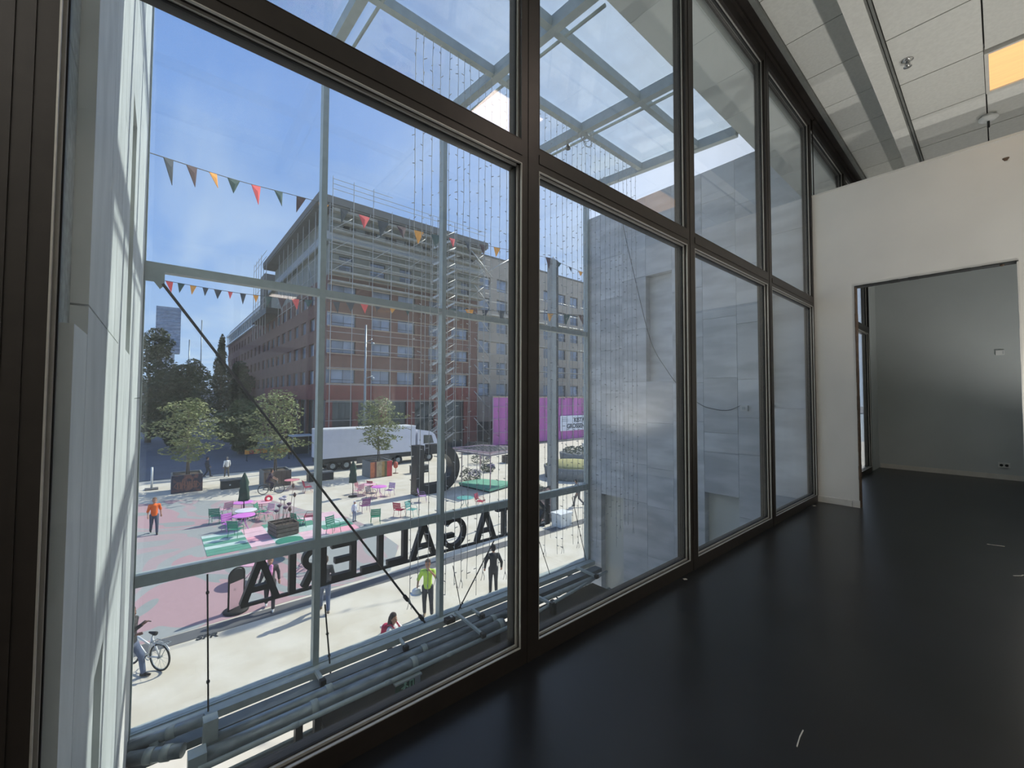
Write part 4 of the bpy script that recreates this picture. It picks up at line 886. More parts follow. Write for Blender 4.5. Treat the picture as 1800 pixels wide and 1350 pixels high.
# ---- sandwich board near the sign letters
t = thing('pavement_sign', 'arched black pavement sign with a pink poster, on a round base', 'sign', (-14.85, 2.12, GZ), R(28)); mb = MB(); mb.lathe([(.36, 0), (.38, .05), (.3, .10), (.1, .12)], n=20).build('rubber_base', m_black, t)
arch = [(-.26, .1), (.26, .1), (.26, 1.2)] + [(.26*math.cos(a), 1.2+.22*math.sin(a)) for a in [i*math.pi/8 for i in range(1, 8)]] + [(-.26, 1.2)]
MB().tube([(0, u, v) for u, v in arch] + [(0, -.26, .1)], .028, 6).build('hoop_frame', m_black, t)
MB().prism([(-.24, .98), (.24, .98)] + [(.24*math.cos(a), 1.18+.20*math.sin(a)) for a in [i*math.pi/8 for i in range(0, 9)]], -.012, .012, f2).build('header_panel', m_dark, t)
B(-.012, .012, -.24, .24, .14, .98).build('poster_panel', mat('pink_poster', rgb(222, 184, 192), .6, 0, 0, 3.2, c2=rgb(120, 110, 112), lo=.55, hi=.68), t)
# little things: sign post, orange barriers
t = thing('bollard_sign', 'thin white marker post left of the first planter', 'post', (-40.6, -.28, GZ)); MB().tube([(0, 0, 0), (0, 0, 1.7)], .07, 8).build('post', m_plastic, t); B(-.4, .4, -.4, .4, 0, .08).build('foot', m_strip, t)
def barrier(label, x, yy, rz):
    t = thing('road_barrier', label, 'barrier', (x, yy, GZ-.1), rz); mo, mr_ = mat('barrier_orange', rgb(244, 160, 66), .6), mat('barrier_red', rgb(168, 60, 50), .6)
    for i in range(5): B(-.05, .05, -1.1+i*.45, -.67+i*.45, .75, 1.25).build('panel_stripe', mo if i % 2 == 0 else mr_, t)
    for s_ in (-.9, .9): B(-.3, .3, s_-.04, s_+.04, 0, .08).build('foot', m_dark, t); B(-.04, .04, s_-.03, s_+.03, .08, .75).build('leg', m_dark, t)
barrier('orange and red road barrier left of the middle tree stakes', -53.6, 8.6, R(4)); barrier('orange and red road barrier right of the middle tree stakes', -52.6, 10.9, R(4)); 
t = thing('orange_stand', 'small orange red stand in front of the dark truck side', 'stand', (-35.2, 17.1, GZ)); MB().tube([(0, 0, 0), (0, 0, .6)], .03, 6).build('pole', m_stem, t); MB().lathe([(.10, .5), (.2, .6), (.2, 1.0), (.08, 1.1)], n=12).build('shade', mat('stand_orange', rgb(196, 96, 76), .6), t); MB().lathe([(.25, 0), (.25, .05)], n=12).build('foot', m_stem, t)

# ---- bunting lines
FC = [mat('flag_' + k, rgb(*v), .8, 0, .05, 6) for k, v in dict(dark=(44, 56, 66), maroon=(72, 44, 50), orange=(240, 160, 60), green=(40, 76, 72), red=(232, 84, 84)).items()]
def bunting(label, pts, n, size, seed, order):
    t = thing('bunting_line', label, 'bunting'); P_ = smooth_pts(pts, 14); MB().tube(P_, .012, 5, False).build('cord', m_dark, t)
    rn_ = random.Random(seed); Ls = [0]
    for a, b in zip(P_, P_[1:]): Ls.append(Ls[-1] + (b-a).length)
    for i in range(n):
        d = Ls[-1]*(i+.7)/n; k = max(j for j in range(len(Ls)) if Ls[j] <= d); k = min(k, len(P_)-2)
        p = P_[k].lerp(P_[k+1], (d-Ls[k])/max(1e-6, Ls[k+1]-Ls[k])); dr = (P_[k+1]-P_[k]).normalized(); nn = dr.cross(Vector((0, 0, 1))).normalized()
        w = size*.42*rn_.uniform(.6, 1.05); hgt = size*rn_.uniform(.65, 1.05); sw = nn*rn_.uniform(-.35, .35)*size + dr*rn_.uniform(-.12, .12)*size
        a, b, c = p-dr*w, p+dr*w, p+Vector((0, 0, -hgt))+sw; m_ = (a+b+c)/3 + nn*.06*size
        th = nn*.006
        MB().add([a+th, b+th, c+th, m_+th, a-th, b-th, c-th, m_-th], [(0, 1, 3), (1, 2, 3), (2, 0, 3), (5, 4, 7), (6, 5, 7), (4, 6, 7), (0, 4, 5, 1), (1, 5, 6, 2), (2, 6, 4, 0)]).build('pennant', FC[order[i % len(order)]], t)
bunting('long bunting line sagging from the marble corner to the pylon', [(-10.69, -.31, 7.1), (-13.49, 1.74, 8.28), (-15.05, 4.5, 9.04), (-16.02, 9.52, 9.48), (-15.6, 17.9, 9.96)], 22, .66, 1, [0, 1, 2, 3, 4, 3, 1, 2, 0, 4, 0, 1, 2, 3, 4])
bunting('lower bunting line passing behind the upper rail', [(-24.26, -.07, 7.14), (-20.8, 2.9, 6.3), (-17.38, 5.79, 5.78), (-12.86, 9.6, 5.26), (-9.06, 13.32, 4.9)], 30, .50, 2, [4, 3, 2, 0, 0, 4, 0, 2, 3, 1])
bunting('short bunting line from the pylon towards the stone wall', [(-15.6, 17.9, 9.9), (-14.6, 20, 9.2), (-13.8, 22.5, 8.9)], 7, .42, 4, [3, 0, 2, 0])
# ================================================================== BUILDINGS, SCAFFOLDING, STREET
m_brick = mat('red_brown_brick', rgb(116, 84, 76), .9, 0, .14, 1.5, detail=8); m_brickr = mat('red_brick_base', rgb(134, 80, 74), .9, 0, .14, 1.5, detail=8); m_conc = mat('pale_lintel', rgb(172, 156, 136), .85, 0, .1, 3)
m_panel = mat('grey_green_cladding', rgb(140, 142, 132), .85, 0, .12, 1.2, detail=8); m_eave = mat('grey_eave_boards', rgb(112, 110, 106), .85, 0, .1, 2); m_beige = mat('beige_render', rgb(168, 158, 146), .85, 0, .08, .8, detail=8)
m_wfr = mat('dark_window_frame', rgb(52, 60, 70), .5, 0, .1, 5); m_shade = mat('recess_grey', rgb(70, 76, 78), .85, 0, .1, 3)
m_win = mat('office_glass', rgb(124, 136, 154), .12, 0, .25, .6, rnd=.25, spec=.9)
m_shop = mat('shop_glass', rgb(58, 66, 66), .15, 0, .3, .5, rnd=.15, spec=.8)
def win_x(par, y0, y1, z0, z1, x, m=m_win, mull=1, name='window'):
    """window in a facade facing +X"""
    f = ring(MB(), x-.06, x+.04, y0, y1, z0, z1, .09).build(name, m_wfr, par); n = mull+1
    for i in range(n):
        a = y0+.09+(y1-y0-.18)*i/n; b = y0+.09+(y1-y0-.18)*(i+1)/n; B(x-.05, x-.02, a+(.05 if i else 0), b, z0+.09, z1-.09).build('pane', m, f)
    if (z1-z0) > 1.2: B(x-.03, x+.03, y0+.09, y1-.09, z0+.42, z0+.48).build('glazing_bar', m_wfr, f)
def win_y(par, x0, x1, z0, z1, y_, m=m_win, name='window'):
    """window in a facade facing -Y"""
    mb = MB(); w = .09; mb.box(x0, x1, y_-.04, y_+.06, z0, z0+w).box(x0, x1, y_-.04, y_+.06, z1-w, z1).box(x0, x0+w, y_-.04, y_+.06, z0+w, z1-w).box(x1-w, x1, y_-.04, y_+.06, z0+w, z1-w)
    f = mb.build(name, m_wfr, par); c = (x0+x1)/2; B(x0+w, c-.03, y_+.02, y_+.05, z0+w, z1-w).build('pane', m, f); B(c+.03, x1-w, y_+.02, y_+.05, z0+w, z1-w).build('pane', m, f)
BX, BY = -50.0, 15.1
FL = [(3.2, 5.0), (6.85, 8.5), (10.15, 11.85), (13.6, 15.2)]
WY = [(15.55, 18.45), (20.5, 23.0), (24.0, 26.5), (28.6, 31.0), (32.3, 35.2)]
bb = thing('brick_building', 'red brown brick office block under scaffolding, at the street corner', 'building', (0, 0, 0))
B(-66, BX-.6, BY+.6, 37.0, GZ, 21).build('core', m_shade, bb)
sp = [(1.2, 3.2), (5.0, 6.85), (8.5, 10.15), (11.85, 13.6), (15.2, 16.3)]
for i, (a, b) in enumerate(sp):
    B(BX-.4, BX, BY, 37.0, a, b).build('spandrel', m_brickr if i == 0 else m_brick, bb)
    B(-88, BX-.4, BY, BY+.4, a, b).build('spandrel', m_brickr if i == 0 else m_brick, bb)
    B(BX-.02, BX+.05, BY-.02, 35.4, a-.12, a).build('lintel', m_conc, bb); B(BX-.02, BX+.05, BY-.02, 35.4, b-.10, b+.02).build('sill_course', m_conc, bb)
prev = BY + .35
for (a, b) in WY + [(37.0, 37.0)]:
    for z0, z1 in FL: B(BX-.4, BX-.03, prev, a, z0, z1).build('pier', m_brick, bb)
    prev = b
for z0, z1 in FL:
    for i, (a, b) in enumerate(WY): win_x(bb, a, b, z0, z1, BX-.28)
    B(BX-.30, BX-.26, BY-.02, BY+.35, z0, z1).build('corner_glass', m_win, bb); B(BX-.4, BX-.3, BY+.1, BY+.2, z0, z1).build('corner_glass', m_win, bb)
# left flank windows
for k in range(9):
    x1 = -51.6 - k*4.1; x0 = x1-2.4
    for z0, z1 in FL:
        win_y(bb, x0, x1, z0, z1, BY+.28); B(x0-1.7, x0, BY+.03, BY+.4, z0, z1).build('pier', m_brick, bb)
    win_y(bb, x0-.5, x1+.2, GZ+.4, 1.2, BY+.35, m_shop, 'shop_window'); B(x0-1.2, x0-.5, BY, BY+.4, GZ-.1, 1.2).build('pier', m_brick, bb)
B(-51.6, -50.4, BY+.03, BY+.4, 3.2, 15.2).build('pier', m_brick, bb)
# ground floor shops of the front
sy = [(15.8, 18.2), (18.9, 21.6), (22.6, 25.4), (26.6, 29.6), (30.6, 34.6)]; prev = BY
for a, b in sy + [(37.0, 37.0)]:
    B(BX-.4, BX, prev, a, GZ-.1, 1.2).build('pier', m_brickr, bb); prev = b
for a, b in sy: win_x(bb, a, b, GZ, 1.2, BX-.3, m_shop, 2, 'shop_window')
# pale upper storeys, parapet, set-back top floor, deep eave
UP = [(17.0, 18.8)]
B(-84, BX-.1, BY+.1, 37.0, 16.3, 17.0).build('upper_band', m_panel, bb); B(-84, BX-.1, BY+.1, 37.0, 18.8, 20.1).build('upper_band', m_panel, bb)
uy = [(16.3, 18.0), (20.2, 22.2), (24.2, 26.0), (30, 32), (34, 35.4)]; prev = BY+.1
for a, b in uy + [(37.0, 37.0)]: B(BX-.5, BX-.1, prev, a, 17.0, 18.8).build('upper_pier', m_panel, bb); prev = b
for a, b in uy: win_x(bb, a, b, 17.0, 18.8, BX-.35)
B(-84, BX-.6, BY+.1, BY+.5, 17.0, 18.8).build('upper_pier', m_panel, bb)
B(-84, BX+.5, BY-.5, 37.6, 20.1, 20.35).build('balcony_slab', m_panel, bb); B(BX+.42, BX+.5, BY-.5, 37.6, 20.35, 21.3).build('balcony_parapet', mat('pale_parapet', rgb(166, 170, 172), .8, 0, .06, 2), bb); B(-84, BX+.42, BY-.5, BY-.42, 20.35, 21.3).build('balcony_parapet', MATS['pale_parapet'], bb)
B(-84, BX-1.6, BY+1.4, 36.6, 20.35, 24.6).build('top_storey', m_panel, bb)
for i in range(7): win_x(bb, 17.2+i*2.8, 18.8+i*2.8, 21.0, 23.4, BX-1.58)
for i in range(9): B(BX+.1-i*.26, BX+.34-i*.26, BY-.4, 38.4, 24.55+i*.0, 24.75).build('eave_board', m_eave, bb)
for k in range(14): B(-52-k*2.3-2.2, -52-k*2.3, BY-1.3, BY+1.5, 24.55, 24.75).build('eave_board', m_eave, bb)
B(-84, BX+.5, BY-1.4, 38.6, 24.75, 25.65).build('roof_edge', m_eave, bb)
MB().prism([(-84, 24.6), (BX+.2, 24.6), (BX-1.5, 22.2), (-84, 22.2)], BY+.6, BY+1.5, lambda u, v, q: (u, q, v)).build('eave_soffit', m_panel, bb)
# far wing along the street
fw_ = thing('brick_wing', 'lower brick wing farther down the street', 'building'); B(-145, -88, BY+.6, 34, GZ, 16.8).build('core', m_shade, fw_)
for i, (a, b) in enumerate(sp): B(-145, -88, BY, BY+.5, a, b).build('spandrel', m_brick, fw_)
for k in range(12):
    x1 = -89.0 - k*4.6; x0 = x1-1.9
    for z0, z1 in FL: win_y(fw_, x0, x1, z0, z1, BY+.3); B(x0-2.7, x0, BY+.03, BY+.4, z0, z1).build('pier', m_brick, fw_)
    B(x0-2.7, x1, BY, BY+.4, GZ-.1, 1.2).build('pier', m_brick, fw_)
B(-147, -88.1, BY-.5, BY+3, 16.3, 16.6).build('eave_line', m_plastic, fw_); B(-147, -88.1, BY-.3, BY+3, 19.0, 19.5).build('eave_line', m_plastic, fw_)
for k in range(20): B(-89-k*2.9-.15, -89-k*2.9, BY-.3, BY-.15, 16.6, 19.0).build('strut', m_plastic, fw_)
B(-146, -88, BY+.4, 34, 16.6, 20.6).build('metal_storey', mat('dark_cladding', rgb(86, 98, 104), .6, .2, .1, .5), fw_)
B(-92, -88.1, BY-.4, BY+8, 16.3, 25.0).build('stair_head', m_eave, fw_)
# pale building to the right
pb = thing('pale_office', 'pale rendered office block right of the scaffolding', 'building'); PX = -50.8; B(-70, PX-.6, 37.0, 80, GZ, 23.6).build('core', m_shade, pb)
rowz = [(1.8, 3.8), (5.2, 7.2), (8.6, 10.6), (12.0, 14.0), (15.4, 17.4), (18.8, 20.8)]
za = -2.2
for z0, z1 in rowz + [(24.0, 24.0)]: B(PX-.6, PX, 37.0, 80, za, z0).build('band', m_beige, pb); za = z1
cols_ = [(37.8+i*3.55, 40.0+i*3.55) for i in range(12)]
for z0, z1 in rowz:
    pv = 37.0
    for a, b in cols_: B(PX-.6, PX-.02, pv, a, z0, z1).build('wall_pier', m_beige, pb); win_x(pb, a, b, z0, z1, PX-.3); pv = b
for i in range(10): win_x(pb, 37.6+i*4.2, 41.2+i*4.2, GZ, -2.2, PX-.4, m_shop, 2, 'shop_window')
B(-70, PX+.1, 36.9, 80, 24.0, 24.25).build('roof_edge', m_eave, pb)

# ---- scaffolding in front of the brick block
sf = thing('scaffold', 'metal scaffolding with plank decks and rails across the brick block', 'scaffold'); m_sc1 = mat('scaffold_tube', rgb(176, 176, 172), .4, .4, .1, 6); m_deck = mat('scaffold_planks', rgb(150, 148, 138), .85, 0, .15, 3)
SX = (-49.55, -48.55); SYs = [15.0+i*2.45 for i in range(10)]
tz = MB().tube([(0, 0, 0), (0, 0, 1)], .045, 5).mesh('standard'); tz.materials.append(m_sc1); ty = MB().tube([(0, 0, 0), (0, 1, 0)], .035, 5).mesh('ledger'); ty.materials.append(m_sc1)
def stick(me, nm, loc, s_, par=None):
    o = piece(nm, me, par or sf, loc); o.scale = s_; return o
for yv in SYs:
    stick(tz, 'standard', (SX[1], yv, GZ), (1, 1, 33.2 if yv < 22 else 31.0)); stick(tz, 'standard', (SX[0], yv, 15.5), (1, 1, 10))
lv = [-3.4, -1.2, 1.0, 3.0, 5.0, 7.2, 9.2, 11.2, 13.2, 15.2, 16.4, 17.4, 18.6, 19.6, 20.6, 21.6, 22.6, 23.6]
for z in lv: stick(ty, 'ledger', (SX[1], 14.6, z), (1, 23.5, 1))
for z in (26.1, 26.7, 27.3): stick(ty, 'guard_rail', (SX[1], 15.0, z), (1, 7.4 if z > 27 else 22.5, 1)); 
tx = MB().tube([(0, 0, 0), (1, 0, 0)], .035, 5).mesh('guard_rail'); tx.materials.append(m_sc1)
for z in (26.1, 26.7, 27.3): stick(tx, 'guard_rail', (SX[1]-1.4, 14.4, z), (1.4, 1, 1))
stick(tz, 'standard', (SX[1]-1.4, 14.4, 20), (1, 1, 7.9))
for j, z in enumerate((13.1, 15.1, 16.3, 17.5, 18.7, 19.9, 21.2, 22.4, 23.6)):
    for i in range(9):
        for q in range(3): B(SX[0]+.05+q*.32, SX[0]+.33+q*.32, SYs[i]+.03, SYs[i+1]-.03, z, z+.06).build('deck_plank', m_deck, sf)
    B(SX[1]-.02, SX[1]+.02, 15.0, 37.0, z+.10, z+.26).build('toe_board', m_deck, sf)
for j, z in enumerate((16.3, 18.7, 21.2)):
    for i in range(0, 9, 2): MB().tube([(SX[1], SYs[i], z), (SX[1], SYs[i+1], z+2.0)], .04, 5).build('diagonal_brace', m_sc1, sf)
# stair tower with flights
st = thing('stair_tower', 'zigzag metal stair tower in the scaffolding, left of the second post', 'stairs'); YA, YB_ = 27.6, 31.0
for yv in (YA-.1, YA+.7, YB_): stick(tz, 'standard', (-47.2, yv, GZ), (1, 1, 31.5), st)
for k in range(13):
    z = GZ + .2 + k*2.25
    for q in (-47.1, -47.9): MB().bar((q, YA, z), (q, YB_, z+2.1), .06, .22).build('stringer', m_sc1, st)
    for s_ in range(6): f = (s_+.5)/6; B(-47.9, -47.1, YA+(YB_-YA)*f-.14, YA+(YB_-YA)*f+.14, z+2.1*f, z+2.1*f+.05).build('tread', m_deck, st)
    MB().tube([(-47.05, YA, z+1.0), (-47.05, YB_, z+3.1)], .04, 5).build('handrail', m_sc1, st); B(-48.0, -47.0, YB_, YB_+.8, z+2.05, z+2.12).build('landing', m_deck, st)
# second scaffold on the pale block, with diagonal stays
s2 = thing('scaffold', 'lighter scaffolding with netting in front of the pale office block', 'scaffold'); X2 = -48.3
for i in range(9): stick(tz, 'standard', (X2, 38.0+i*3.0, GZ), (1, 1, 24.5), s2)
for z in (2.2, 4.2, 6.0, 8.2, 10.2, 12.2, 14.2, 16.2, 18.2): stick(ty, 'ledger', (X2, 37.4, z), (1, 25, 1), s2)
for z in (6.0, 10.2, 14.2, 2.0): B(X2-1.0, X2, 37.4, 62.4, z-.1, z).build('deck', m_deck, s2)
for k in range(7): MB().tube([(X2+.05, 35.2, 22.0-k*3.9), (X2+.05, 37.9, 19.4-k*3.9)], .07, 5).build('diagonal_brace', m_sc1, s2)
MB().tube([(X2, 34.6, 23.2), (X2, 38.4, 20.0)], .09, 5).build('diagonal_brace', m_sc1, s2); MB().tube([(X2, 37.5, 20.6), (X2, 42.0, 23.6)], .09, 5).build('diagonal_brace', m_sc1, s2)
# left flank scaffolding, high over the street
s3 = thing('scaffold', 'scaffolding tower hung high on the street side of the brick block', 'scaffold'); YF = 14.2
for i in range(8):
    xv = -52.5-i*2.9; stick(tz, 'standard', (xv, YF, 12.8), (1, 1, 11.6), s3)
txl = tx
for z in (14.5, 16.5, 18.5, 20.5, 22.5): stick(txl, 'ledger', (-73.5, YF, z), (21.5, 1, 1), s3)
for i in range(0, 8, 2): MB().tube([(-52.5-i*2.9, YF, 14.5), (-55.4-i*2.9, YF, 18.5)], .04, 5).build('diagonal_brace', m_sc1, s3)
B(-90, -76, YF-1.2, BY, 15.3, 16.3).build('deck', m_dark, s3)
for i in range(6): stick(tz, 'standard', (-77-i*2.4, YF-1.1, 12), (1, 1, 14.5 if i > 1 else 12), s3)
for z in (17.3, 18.3, 20.3, 22.3, 25.0, 26.0): stick(txl, 'guard_rail', (-89, YF-1.1, z), (12, 1, 1), s3)
# ---- pink hoarding with the banner
hd = thing('site_hoarding', 'pink purple mesh hoarding around the building site', 'hoarding'); m_hpink = mat('pink_mesh', rgb(184, 104, 170), .8, 0, .22, .5, stretch=(1, 1.5, .2))
for i in range(8): B(-46.05, -46, 36.9+i*2.9, 39.75+i*2.9, GZ+.2, 1.55).build('mesh_panel', m_hpink, hd); stick(tz, 'fence_post', (-45.9, 36.9+i*2.9, GZ), (1.2, 1.2, 7.2), hd)
B(-46.1, -45.9, 36.9, 60.0, 1.55, 1.75).build('top_rail', m_conc, hd)
for z in (-3.6, -1.6, .2): stick(ty, 'fence_rail', (-45.9, 36.9, z), (1, 23.2, 1), hd)
bn = thing('banner', 'white banner with dark lettering on the pink hoarding', 'banner', (-45.82, 51.0, -4.0)); B(-.03, 0, 0, 9.0, 0, 2.55).build('banner_cloth', mat('banner_white', rgb(222, 226, 234), .7, 0, .03, 2), bn)
m_ink2 = mat('banner_ink', rgb(44, 54, 66), .7)
for s_, z, y0 in (('KISTA', 1.42, 3.4), ('GROSSEN', .42, 1.6)): text(s_, 1.05, .01, 'banner_lettering', m_ink2, bn, (.015, y0, z), (R(90), 0, R(90)), bold=.03)
for z in (1.9, 2.15, 1.62): B(0, .012, .3, 1.9 if z != 2.15 else 1.5, z, z+.05).build('banner_print', m_ink2, bn)
# ---- white truck and cars
tk = thing('box_truck', 'long white box truck parked in front of the brick building', 'truck', (-41.2, 0, GZ)); m_tr = mat('truck_white', rgb(214, 216, 226), .35, 0, .03, 2)
B(-1.2, 1.2, 11.6, 21.6, 1.25, 3.95).build('cargo_box', m_tr, tk); B(-1.22, 1.22, 11.58, 21.62, 3.95, 4.05).build('roof_rim', mat('truck_rim', rgb(240, 242, 245), .3), tk); B(-1.15, 1.15, 11.7, 24.0, .75, 1.22).build('chassis', m_dark, tk)
MB().prism([(21.9, .8), (24.4, .8), (24.5, 1.9), (24.0, 3.0), (23.4, 3.35), (21.9, 3.6)], -1.15, 1.15, lambda u, v, q: (q, u, v)).build('cab', m_tr, tk)
MB().prism([(22.6, 2.0), (23.9, 2.0), (23.6, 2.9), (22.6, 2.95)], 1.15, 1.17, lambda u, v, q: (q, u, v)).build('cab_window', m_shop, tk); MB().prism([(24.43, 2.0), (24.06, 2.95), (24.09, 2.96), (24.47, 2.0)], -1.0, 1.0, lambda u, v, q: (q, u, v)).build('windscreen', m_shop, tk)
for yv in (12.9, 14.2, 19.6, 23.3):
    for s_ in (-1, 1): w_ = MB().tube([(s_*1.0-.15, yv, .48), (s_*1.0+.15, yv, .48)], .48, 18).build('wheel', m_black, tk); MB().tube([(s_*1.0-.17, yv, .48), (s_*1.0+.17, yv, .48)], .24, 12).build('hub', m_galv, w_)
B(1.1, 1.16, 15.2, 18.6, .5, 1.1).build('side_guard', m_strip, tk); B(.9, 1.2, 24.4, 24.5, .9, 1.15).build('headlamp', m_plastic, tk)
def car(label, x, yv, rz, c, van=False):
    t = thing('parked_car', label, 'car', (x, yv, GZ-.1), rz); m_c = mat('car_' + c[0], rgb(*c[1]), .3, .1, .05, 3)
    pf = [(-2.1, .35), (2.1, .35), (2.15, .8), (1.4, .95), (.7, 1.45), (-1.2, 1.48), (-1.9, 1.0), (-2.15, .85)] if not van else [(-2.6, .4), (2.6, .4), (2.6, 1.2), (2.0, 2.3), (-2.6, 2.4)]
    MB().prism(pf, -.85, .85, lambda u, v, q: (u, q, v)).build('car_body', m_c, t)
    gw = [(1.25, .95), (.62, 1.38), (-1.12, 1.4), (-1.7, 1.0)] if not van else [(2.4, 1.3), (1.9, 2.1), (.9, 2.1), (.9, 1.3)]
    for s_ in (-1, 1): MB().prism(gw, s_*.85, s_*.87, lambda u, v, q: (u, q, v)).build('side_glass', m_shop, t)
    B(2.08, 2.17, -.7, .7, .55, .75).build('headlamp_band', m_plastic, t)
    for ux in (-1.35, 1.35):
        for s_ in (-1, 1): MB().tube([(ux, s_*.8-.1, .33), (ux, s_*.8+.1, .33)], .33, 14).build('wheel', m_black, t)
car('silver car on the street behind the orange barriers', -64, 10.2, R(8), ('silver', (190, 194, 198))); car('white car farther up the street', -79, 10.8, R(5), ('white', (212, 214, 216))); car('dark blue car parked in the distant street', -92, 9.6, R(2), ('navy', (52, 56, 74))); car('white van below the big dark tree', -104, 3.4, R(0), ('vanwhite', (226, 228, 226)), True); car('grey car at the far end of the street', -118, 8.2, 0, ('grey', (108, 112, 120)))
car('black car behind the mint platform by the hoarding', -42.4, 32.0, R(88), ('black', (46, 46, 50)))
t = thing('bus_shelter', 'small grey street shelter behind the middle tree', 'shelter', (-53.6, 13.3, GZ-.1)); B(-1.0, 1.0, -1.2, 1.2, 2.5, 2.65).build('shelter_roof', m_plastic, t); B(-1.0, -.94, -1.2, 1.2, .2, 2.5).build('rear_glass', m_shop, t)
for a in (-.9, .9):
    for b in (-1.1, 1.1): B(a-.04, a+.04, b-.04, b+.04, 0, 2.5).build('leg', m_galv, t)
t = thing('street_lamp', 'tall grey street lamp behind the right planter tree', 'lamp', (-43.4, 17.2, GZ)); MB().tube([(0, 0, 0), (0, 0, 7), (0, 0, 15.1)], [.17, .13, .10], 10).build('pole', m_galv, t); MB().tube([(0, 0, 13.2), (0.1, .7, 13.6)], .05, 6).build('arm', m_galv, t); MB().ball((.1, .75, 13.1), (.16, .22, .16)).build('lamp_head', m_galv, t); MB().tube([(0, 0, 9.2), (.1, .8, 9.5)], .05, 6).build('arm', m_galv, t); MB().ball((.1, .8, 9.2), (.16, .22, .2)).build('lamp_head', m_galv, t)
# ---- trees along the street, far tower
def big_tree(label, loc, h_, w_, seed, m, cyp=False):
    rn_ = random.Random(seed); t = thing('street_tree', label, 'tree', loc, 0, 'dark trees along the street'); MB().tube([(0, 0, 0), (0, 0, h_*.6)], [.4, .2], 8).build('trunk', m_bark, t); cs = []
    for i in range(16):
        f = i/15; z = h_*(.14+.80*f); r_ = w_/2*(math.sin(math.pi*(.12+.80*(1-f)))**.7 if not cyp else (1-f)*.8+.15); a = rn_.uniform(0, 6.28); d = r_*.5*rn_.random(); cs.append(((d*math.cos(a), d*math.sin(a), z), (r_*.8, r_*.8, h_*.10)))
    leaves(MB(), cs, 3600, .62, rn_, 1.0).build('foliage', m, t)['kind'] = 'stuff'
big_tree('big dark tree at the marble wall edge', (-84, -1.2, GZ), 17.2, 8.5, 21, m_leafd); big_tree('dark tree behind the leftmost planter tree', (-70, 1.6, GZ), 11.0, 6.5, 22, m_leafd); big_tree('tall pointed dark tree down the street', (-112, 10.6, GZ), 20.5, 7.0, 23, m_leafd, True); big_tree('rounded dark tree left of the pointed one', (-122, 6.6, GZ), 15.5, 8, 24, m_leafm); big_tree('dark tree close to the brick wing', (-100, 12.6, GZ), 14.0, 6, 25, m_leafd); big_tree('small green tree by the street at the barriers', (-60, 8.0, GZ), 6.5, 5.5, 26, m_leafm); big_tree('distant green tree at the end of the street', (-150, 4.0, GZ), 14, 12, 27, m_leafm)
tw = thing('far_tower', 'pale high-rise tower far beyond the street trees', 'tower', (-500, 5, GZ)); m_tw = mat('tower_facade', rgb(150, 160, 176), .6, 0, .25, .35, detail=8); B(-12, 6, -9, 8.8, 48, 90).build('upper_block', m_tw, tw); B(-10, 2, -8.6, 5, 0, 48).build('lower_block', mat('tower_light', rgb(190, 198, 206), .6, 0, .2, .4), tw)
for k in range(12): B(6, 6.3, -9, 8.8, 50+k*3.3, 51.6+k*3.3).build('window_band', m_win, tw)
for i, (x, yv, hh, lb) in enumerate(((-300, 12.5, 40, 'thin mast rising left of the diagonal rod'), (-300, 18, 52, 'taller thin mast rising near the pointed tree'))):
    t = thing('radio_mast', lb, 'mast', (x, yv, GZ)); MB().tube([(0, 0, 0), (0, 0, hh)], .35, 5).build('mast_pole', m_galv, t); B(-.8, .8, -.8, .8, 0, 1).build('footing', m_box, t)
t = thing('far_block', 'low pale building at the end of the street', 'building', (-185, 2, GZ)); B(-6, 6, -14, 22, 0, 9).build('wall', mat('far_wall', rgb(176, 182, 188), .8, 0, .1, .4), t); B(-6.5, 6.5, -14.5, 22.5, 9, 9.6).build('roof_edge', m_eave, t)
for k in range(7): B(6, 6.2, -12+k*4.8, -9.2+k*4.8, 4.5, 7).build('window_strip', m_win, t)
struct(B(-640, -600, -400, 400, GZ-3, 4).build('hill_horizon', mat('far_hill', rgb(120, 132, 136), .9, 0, .1, .02)), 'low hazy rise on the horizon')
